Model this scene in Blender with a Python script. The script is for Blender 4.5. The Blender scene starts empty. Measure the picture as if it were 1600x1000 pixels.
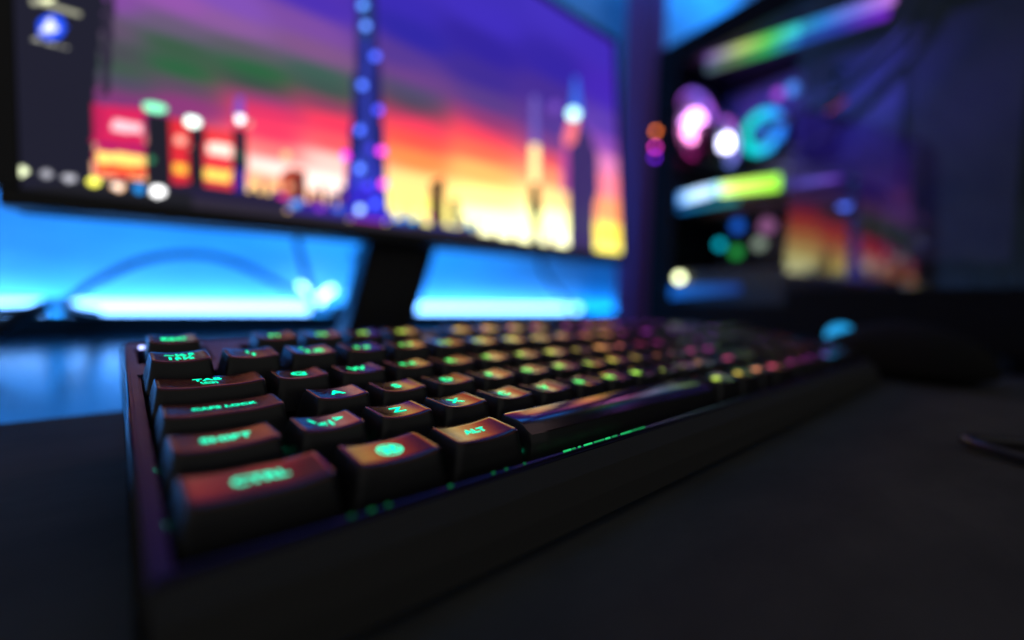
import bpy, bmesh, math, random
import numpy as np
from mathutils import Vector, Matrix
random.seed(7)
PI = math.pi
SC = bpy.context.scene
COL = SC.collection

# ------------------------------------------------------------------ helpers
def lin(c, g=1.0):
    out = []
    for v in c:
        v = v / 255.0
        out.append((v / 12.92 if v <= 0.04045 else ((v + 0.055) / 1.055) ** 2.4) * g)
    return out

def tag(o, label=None, cat=None, group=None, kind=None):
    if label: o['label'] = label
    if cat: o['category'] = cat
    if group: o['group'] = group
    if kind: o['kind'] = kind
    return o

def thing(name, label, cat, loc=(0, 0, 0), rot=(0, 0, 0), group=None):
    o = bpy.data.objects.new(name, None)
    o.empty_display_size = 0.02
    COL.objects.link(o)
    o.location = loc
    o.rotation_euler = rot
    return tag(o, label, cat, group)

def obj(name, bm, mat=None, parent=None, smooth=False):
    if isinstance(bm, bpy.types.Mesh):
        me = bm
    else:
        me = bpy.data.meshes.new(name)
        bm.normal_update()
        bm.to_mesh(me)
        bm.free()
    if mat is not None and not me.materials:
        me.materials.append(mat)
    if smooth:
        for p in me.polygons: p.use_smooth = True
    o = bpy.data.objects.new(name, me)
    COL.objects.link(o)
    if parent: o.parent = parent
    return o

def add_box(bm, x0, x1, y0, y1, z0, z1, bevel=0.0, M=None, seg=2):
    r = bmesh.ops.create_cube(bm, size=1.0)
    vs = r['verts']
    for v in vs:
        v.co = Vector(((x0 + x1) / 2 + v.co.x * (x1 - x0), (y0 + y1) / 2 + v.co.y * (y1 - y0), (z0 + z1) / 2 + v.co.z * (z1 - z0)))
    if bevel > 0:
        es = set()
        for v in vs: es.update(v.link_edges)
        rr = bmesh.ops.bevel(bm, geom=list(es), offset=bevel, segments=seg, profile=0.5, affect='EDGES')
        vs = rr['verts'] if M is not None else vs
    if M is not None:
        done = set(vs)
        for v in done: v.co = M @ v.co
    return bm

def box(x0, x1, y0, y1, z0, z1, bevel=0.0):
    return add_box(bmesh.new(), x0, x1, y0, y1, z0, z1, bevel)

def tube(points, r, seg=12, sub=6, radii=None):
    """smooth tube through points (Catmull-Rom)"""
    P = [Vector(p) for p in points]
    pts = []; rad = []
    n = len(P)
    for i in range(n - 1):
        p0 = P[max(i - 1, 0)]; p1 = P[i]; p2 = P[i + 1]; p3 = P[min(i + 2, n - 1)]
        for k in range(sub):
            t = k / sub
            pts.append(0.5 * ((2 * p1) + (p2 - p0) * t + (2 * p0 - 5 * p1 + 4 * p2 - p3) * t * t + (3 * p1 - p0 - 3 * p2 + p3) * t ** 3))
    pts.append(P[-1])
    bm = bmesh.new()
    rings = []
    up = Vector((0.13, 0.2, 1)).normalized()
    for i, p in enumerate(pts):
        d = (pts[min(i + 1, len(pts) - 1)] - pts[max(i - 1, 0)]).normalized()
        a = d.cross(up)
        if a.length < 1e-4: a = d.cross(Vector((1, 0, 0)))
        a.normalize(); b = a.cross(d).normalized()
        rings.append([bm.verts.new(p + r * (math.cos(2 * PI * k / seg) * a + math.sin(2 * PI * k / seg) * b)) for k in range(seg)])
    for i in range(len(rings) - 1):
        for k in range(seg):
            bm.faces.new((rings[i][k], rings[i][(k + 1) % seg], rings[i + 1][(k + 1) % seg], rings[i + 1][k]))
    bm.faces.new(rings[0][::-1]); bm.faces.new(rings[-1])
    return bm

def torus(R, r, axis='Y', seg=40, rs=10, sx=1.0):
    bm = bmesh.new()
    rings = []
    for i in range(seg):
        A = 2 * PI * i / seg
        ring = []
        for j in range(rs):
            Bq = 2 * PI * j / rs
            rr = R + r * math.cos(Bq)
            h = r * sx * math.sin(Bq)
            if axis == 'Y': co = (rr * math.cos(A), h, rr * math.sin(A))
            elif axis == 'X': co = (h, rr * math.cos(A), rr * math.sin(A))
            else: co = (rr * math.cos(A), rr * math.sin(A), h)
            ring.append(bm.verts.new(co))
        rings.append(ring)
    for i in range(seg):
        for j in range(rs):
            bm.faces.new((rings[i][j], rings[(i + 1) % seg][j], rings[(i + 1) % seg][(j + 1) % rs], rings[i][(j + 1) % rs]))
    bmesh.ops.recalc_face_normals(bm, faces=bm.faces)
    return bm

def disc(r, h, axis='Y', seg=32, r2=None):
    bm = bmesh.new()
    bmesh.ops.create_cone(bm, cap_ends=True, segments=seg, radius1=r, radius2=r if r2 is None else r2, depth=h)
    if axis == 'Y': bmesh.ops.rotate(bm, verts=bm.verts, matrix=Matrix.Rotation(PI / 2, 3, 'X'))
    if axis == 'X': bmesh.ops.rotate(bm, verts=bm.verts, matrix=Matrix.Rotation(PI / 2, 3, 'Y'))
    return bm

# ------------------------------------------------------------------ materials
def new_mat(name):
    m = bpy.data.materials.new(name); m.use_nodes = True
    return m, m.node_tree.nodes, m.node_tree.links

def plastic(name, col, rough=0.4, metal=0.0, ior=1.5, bump=0.0, scale=400.0, rvar=0.0, aniso=0.0):
    m, N, L = new_mat(name)
    b = N['Principled BSDF']
    b.inputs['Base Color'].default_value = (*col, 1)
    b.inputs['Roughness'].default_value = rough
    b.inputs['Metallic'].default_value = metal
    b.inputs['IOR'].default_value = ior
    tc = N.new('ShaderNodeTexCoord')
    nz = N.new('ShaderNodeTexNoise'); nz.inputs['Scale'].default_value = scale; nz.inputs['Detail'].default_value = 4
    L.new(tc.outputs['Object'], nz.inputs['Vector'])
    if bump > 0:
        bp = N.new('ShaderNodeBump'); bp.inputs['Strength'].default_value = bump; bp.inputs['Distance'].default_value = 0.0002
        L.new(nz.outputs['Fac'], bp.inputs['Height']); L.new(bp.outputs['Normal'], b.inputs['Normal'])
    if rvar > 0:
        n2 = N.new('ShaderNodeTexNoise'); n2.inputs['Scale'].default_value = scale * 0.12; n2.inputs['Detail'].default_value = 5
        L.new(tc.outputs['Object'], n2.inputs['Vector'])
        mr = N.new('ShaderNodeMapRange')
        mr.inputs['To Min'].default_value = max(rough - rvar, 0.02); mr.inputs['To Max'].default_value = rough + rvar
        L.new(n2.outputs['Fac'], mr.inputs['Value']); L.new(mr.outputs['Result'], b.inputs['Roughness'])
    return m

def emit(name, col, strength=1.0):
    m, N, L = new_mat(name)
    b = N['Principled BSDF']
    b.inputs['Base Color'].default_value = (0.02, 0.02, 0.02, 1)
    b.inputs['Emission Color'].default_value = (*col, 1)
    b.inputs['Emission Strength'].default_value = strength
    return m

def emit_attr(name, strength=1.0, gloss=True):
    """emission whose colour is stored on the mesh (what the lamp or screen shows)"""
    m, N, L = new_mat(name)
    at = N.new('ShaderNodeAttribute'); at.attribute_name = 'glow'
    b = N['Principled BSDF']
    b.inputs['Base Color'].default_value = (0.01, 0.01, 0.01, 1)
    b.inputs['Roughness'].default_value = 0.35
    L.new(at.outputs['Color'], b.inputs['Emission Color'])
    b.inputs['Emission Strength'].default_value = strength
    return m

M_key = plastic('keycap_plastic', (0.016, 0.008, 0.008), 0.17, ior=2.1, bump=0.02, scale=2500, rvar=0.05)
M_key.node_tree.nodes['Principled BSDF'].inputs['Specular Tint'].default_value = (1.0, 0.42, 0.36, 1)   # red put into the sheen to imitate the reflected sunset
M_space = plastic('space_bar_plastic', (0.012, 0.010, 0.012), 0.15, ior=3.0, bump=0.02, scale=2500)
M_space.node_tree.nodes['Principled BSDF'].inputs['Specular Tint'].default_value = (1.0, 0.66, 0.72, 1)  # warm tint put into the highlight, imitating the screen's reflected colours
M_keyside = plastic('keycap_side_plastic', (0.018, 0.018, 0.019), 0.38, ior=1.6, bump=0.05, scale=2500)
M_plate = plastic('brushed_plate', (0.062, 0.05, 0.12), 0.34, metal=0.6, bump=0.12, scale=900, rvar=0.06)
M_case = plastic('keyboard_case', (0.05, 0.05, 0.048), 0.85, ior=1.35, bump=0.15, scale=1500)
M_well = plastic('key_well', (0.01, 0.01, 0.011), 0.6)
M_desk = plastic('desk_laminate', (0.03, 0.035, 0.05), 0.20, ior=3.2)
M_matc = plastic('mat_cloth', (0.05, 0.050, 0.043), 0.95, ior=1.3, bump=0.5, scale=3000)
M_black = plastic('black_plastic', (0.014, 0.014, 0.015), 0.38, bump=0.08, scale=900, rvar=0.05)
M_blackm = plastic('matte_black_plastic', (0.012, 0.012, 0.012), 0.8, ior=1.3, bump=0.1, scale=900)
M_gloss = plastic('glossy_black', (0.012, 0.012, 0.013), 0.18)
M_cable = plastic('cable_rubber', (0.012, 0.014, 0.02), 0.5)
M_metal = plastic('case_steel', (0.018, 0.018, 0.021), 0.4, metal=0.2, bump=0.06, scale=800)
M_board = plastic('circuit_board', (0.16, 0.15, 0.28), 0.4, bump=0.4, scale=120)
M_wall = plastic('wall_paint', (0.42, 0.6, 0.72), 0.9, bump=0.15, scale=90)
def mottle(m, c0, c1, scale):
    N, L = m.node_tree.nodes, m.node_tree.links
    b = N['Principled BSDF']; tc = N.new('ShaderNodeTexCoord')
    mp = N.new('ShaderNodeMapping'); mp.inputs['Scale'].default_value = (0.5, 1, 1.6)
    nz = N.new('ShaderNodeTexNoise'); nz.inputs['Scale'].default_value = scale; nz.inputs['Detail'].default_value = 6; nz.inputs['Roughness'].default_value = 0.65
    cr = N.new('ShaderNodeValToRGB'); cr.color_ramp.elements[0].position = 0.35; cr.color_ramp.elements[1].position = 0.65
    cr.color_ramp.elements[0].color = (*c0, 1); cr.color_ramp.elements[1].color = (*c1, 1)
    L.new(tc.outputs['Object'], mp.inputs['Vector']); L.new(mp.outputs['Vector'], nz.inputs['Vector'])
    L.new(nz.outputs['Fac'], cr.inputs['Fac']); L.new(cr.outputs['Color'], b.inputs['Base Color'])
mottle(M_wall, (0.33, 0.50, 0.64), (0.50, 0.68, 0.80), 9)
mottle(M_matc, (0.055, 0.054, 0.045), (0.085, 0.082, 0.067), 25)

def legend_mat():
    m, N, L = new_mat('legend_glow')
    oi = N.new('ShaderNodeObjectInfo')
    b = N['Principled BSDF']
    b.inputs['Base Color'].default_value = (0.02, 0.02, 0.02, 1); b.inputs['Roughness'].default_value = 0.9; b.inputs['IOR'].default_value = 1.2
    L.new(oi.outputs['Color'], b.inputs['Emission Color'])
    b.inputs['Emission Strength'].default_value = 1.0
    return m
M_leg = legend_mat()

# ------------------------------------------------------------------ setting
DZ = -0.030                                     # desk top
MZ = -0.027                                     # desk mat top
tag(obj('desk', box(-1.6, 2.2, -0.75, 0.70, DZ - 0.03, DZ, 0.002), M_desk), 'glossy black desk top under the keyboard, monitor and computer', 'desk')
def mat_mesh():
    bm = bmesh.new()
    add_box(bm, -0.45, 0.60, -0.55, 0.1985, DZ + 0.0002, MZ, 0.0012)
    return bm
tag(obj('desk_mat', mat_mesh(), M_matc), 'black cloth desk mat lying under the keyboard and mouse', 'desk mat')
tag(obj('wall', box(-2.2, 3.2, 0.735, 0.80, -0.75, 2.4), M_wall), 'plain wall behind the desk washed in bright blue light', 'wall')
def floor_mesh():
    return box(-3, 4, -3, 0.735, -0.80, -0.75)
tag(obj('floor', floor_mesh(), plastic('floor_dark', (0.03, 0.03, 0.035), 0.6)), kind='structure')
tag(obj('cable_tray', box(-1.6, 2.2, 0.655, 0.700, DZ + 0.0003, -0.0035, 0.002), M_blackm), 'long black cable tray standing along the back edge of the desk', 'cable tray')

tag(obj('side_wall', box(2.45, 2.50, -3, 0.735, -0.75, 2.4), plastic('side_wall_paint', (0.06, 0.06, 0.07), 0.9)), 'dark side wall beyond the computer tower', 'wall')
# LED strips: aluminium channel + diffuser, standing behind the tray
def glow_mesh(bm, fn, name):
    me = bpy.data.meshes.new(name); bm.normal_update(); bm.to_mesh(me); bm.free()
    at = me.color_attributes.new('glow', 'FLOAT_COLOR', 'POINT')
    arr = np.zeros((len(me.vertices), 4), dtype=np.float32)
    for i, v in enumerate(me.vertices):
        c = fn(v.co); arr[i] = (c[0], c[1], c[2], 1)
    at.data.foreach_set('color', arr.ravel())
    return me

M_strip = emit('led_diffuser', (1.3, 3.6, 9.0), 1.0)
def led_strip(x0, x1, label):
    t = thing('led_strip', label, 'LED strip', ((x0 + x1) / 2, 0.708, -0.004), group='LED strips lighting the wall')
    w = (x1 - x0) / 2
    obj('channel', box(-w, w, -0.003, 0.006, -0.006, 0.0, 0.0005), M_blackm, t)
    d = box(-w + 0.002, w - 0.002, -0.0015, 0.0045, 0.0, 0.016, 0.002)
    obj('diffuser', d, M_strip, t)
    for k in (-1, 1):
        obj('end_cap', box(k * w - 0.002, k * w + 0.002, -0.0025, 0.0055, -0.001, 0.017, 0.0008), M_blackm, t)
    return t
led_strip(-1.45, -0.066, 'bright blue white LED strip at the far left, ending where the cable crosses')
led_strip(-0.050, 0.243, 'bright blue white LED strip left of the monitor stand')
led_strip(0.425, 0.935, 'bright blue white LED strip right of the monitor stand')

# lamps of those strips (blue wall wash), then two unseen wall fills added
def area(name, loc, rot, sx, sy, col, power, spread=PI):
    l = bpy.data.lights.new(name, 'AREA'); l.shape = 'RECTANGLE'; l.size = sx; l.size_y = sy
    l.color = col; l.energy = power; l.spread = spread
    o = bpy.data.objects.new(name, l); COL.objects.link(o); o.location = loc; o.rotation_euler = rot
    return o
BLUE = (0.006, 0.30, 1.0)
area('wall_wash_lamp', (0.2, 0.718, -0.012), (math.radians(180 - 12), 0, 0), 4.4, 0.012, BLUE, 7.2)
area('monitor_back_lamp', (0.26, 0.47, 0.30), (math.radians(90), 0, 0), 0.9, 0.05, BLUE, 5)  # added unseen, fills the wall behind the monitor with blue
area('wall_top_lamp', (1.1, 0.50, 1.15), (math.radians(80), 0, 0), 1.6, 0.08, BLUE, 6.5)  # added out of view to brighten the upper wall

# ------------------------------------------------------------------ monitor
SCREEN_PTS = [[0.0472,0.1418,135,75,165,1],[0.0451,0.124,100,80,110,1],[0.0462,0.1075,75,75,85,1],[0.0524,0.0968,62,90,75,1],[0.0554,0.0892,80,75,100,1],[0.0551,0.0761,130,55,120,1],[0.0818,0.1569,150,85,175,1],[0.0776,0.1369,105,90,120,1],[0.0808,0.1246,55,92,68,1],[0.084,0.1074,38,100,62,1],[0.0837,0.0958,95,75,100,1],[0.0852,0.0848,145,55,125,1],[0.1135,0.1707,130,80,185,1],[0.1171,0.1527,140,90,160,1],[0.1252,0.1386,90,90,100,1],[0.1336,0.124,38,100,62,1],[0.1332,0.1113,45,80,68,1],[0.1374,0.1024,150,60,120,1],[0.1417,0.0934,230,50,100,1.1],[0.1459,0.0765,255,55,95,1.2],[0.1453,0.0609,255,110,110,1.3],[0.145,0.0494,255,215,205,1.6],[0.1399,0.0367,255,150,110,1.5],[0.1396,0.029,255,220,130,1.8],[0.1797,0.0408,255,225,215,1.8],[0.1793,0.0298,255,200,150,1.7],[0.1747,0.1974,75,45,180,1],[0.1739,0.1754,125,75,165,1],[0.1784,0.1554,130,85,140,1],[0.1831,0.1378,60,95,85,1],[0.1881,0.1256,60,85,80,1],[0.1876,0.1115,140,65,100,1],[0.1927,0.099,245,55,90,1.2],[0.1918,0.0764,255,80,90,1.3],[0.1914,0.0651,255,190,180,1.5],[0.2589,0.2341,55,38,180,1],[0.2717,0.2081,45,35,165,1],[0.2567,0.1775,85,55,150,1],[0.2699,0.1632,110,65,140,1],[0.2693,0.1473,80,75,110,1],[0.2688,0.1345,75,70,90,1],[0.2684,0.1262,160,60,100,1],[0.2752,0.1172,250,60,90,1.2],[0.2745,0.1012,255,80,70,1.3],[0.2738,0.0819,255,130,70,1.4],[0.2727,0.0563,255,200,120,1.7],[0.2649,0.0362,255,230,110,2],[0.2645,0.0267,255,245,130,2.2],[0.3615,0.2646,62,42,190,1],[0.3599,0.2282,48,32,160,1],[0.3583,0.192,62,42,150,1],[0.3662,0.1657,90,60,140,1],[0.3652,0.1438,150,60,120,1],[0.3555,0.1271,240,65,90,1.2],[0.3547,0.1091,255,100,75,1.4],[0.3536,0.0841,255,165,90,1.6],[0.3614,0.0568,255,225,130,1.9],[0.3695,0.0327,255,255,170,2.6],[0.3688,0.0181,255,255,200,3],[0.4658,0.3163,65,45,190,1],[0.474,0.246,52,35,165,1],[0.4719,0.2043,70,45,150,1],[0.4698,0.1629,85,55,150,1],[0.4688,0.1422,130,65,140,1],[0.4678,0.1216,230,85,100,1.1],[0.4668,0.101,255,140,100,1.4],[0.4653,0.0723,255,205,130,1.7],[0.4639,0.0436,255,255,170,2.6],[0.4746,0.0202,255,255,200,3],[0.5834,0.3112,65,42,185,1],[0.5946,0.2408,70,38,185,1],[0.5919,0.1935,95,60,180,1],[0.5904,0.1652,150,80,190,1],[0.589,0.1417,230,130,190,1.2],[0.5949,0.1102,255,130,150,1.4],[0.5928,0.0725,255,150,100,1.6],[0.5907,0.035,255,220,80,2],[0.5895,0.0145,255,240,110,2.2]]
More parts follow.
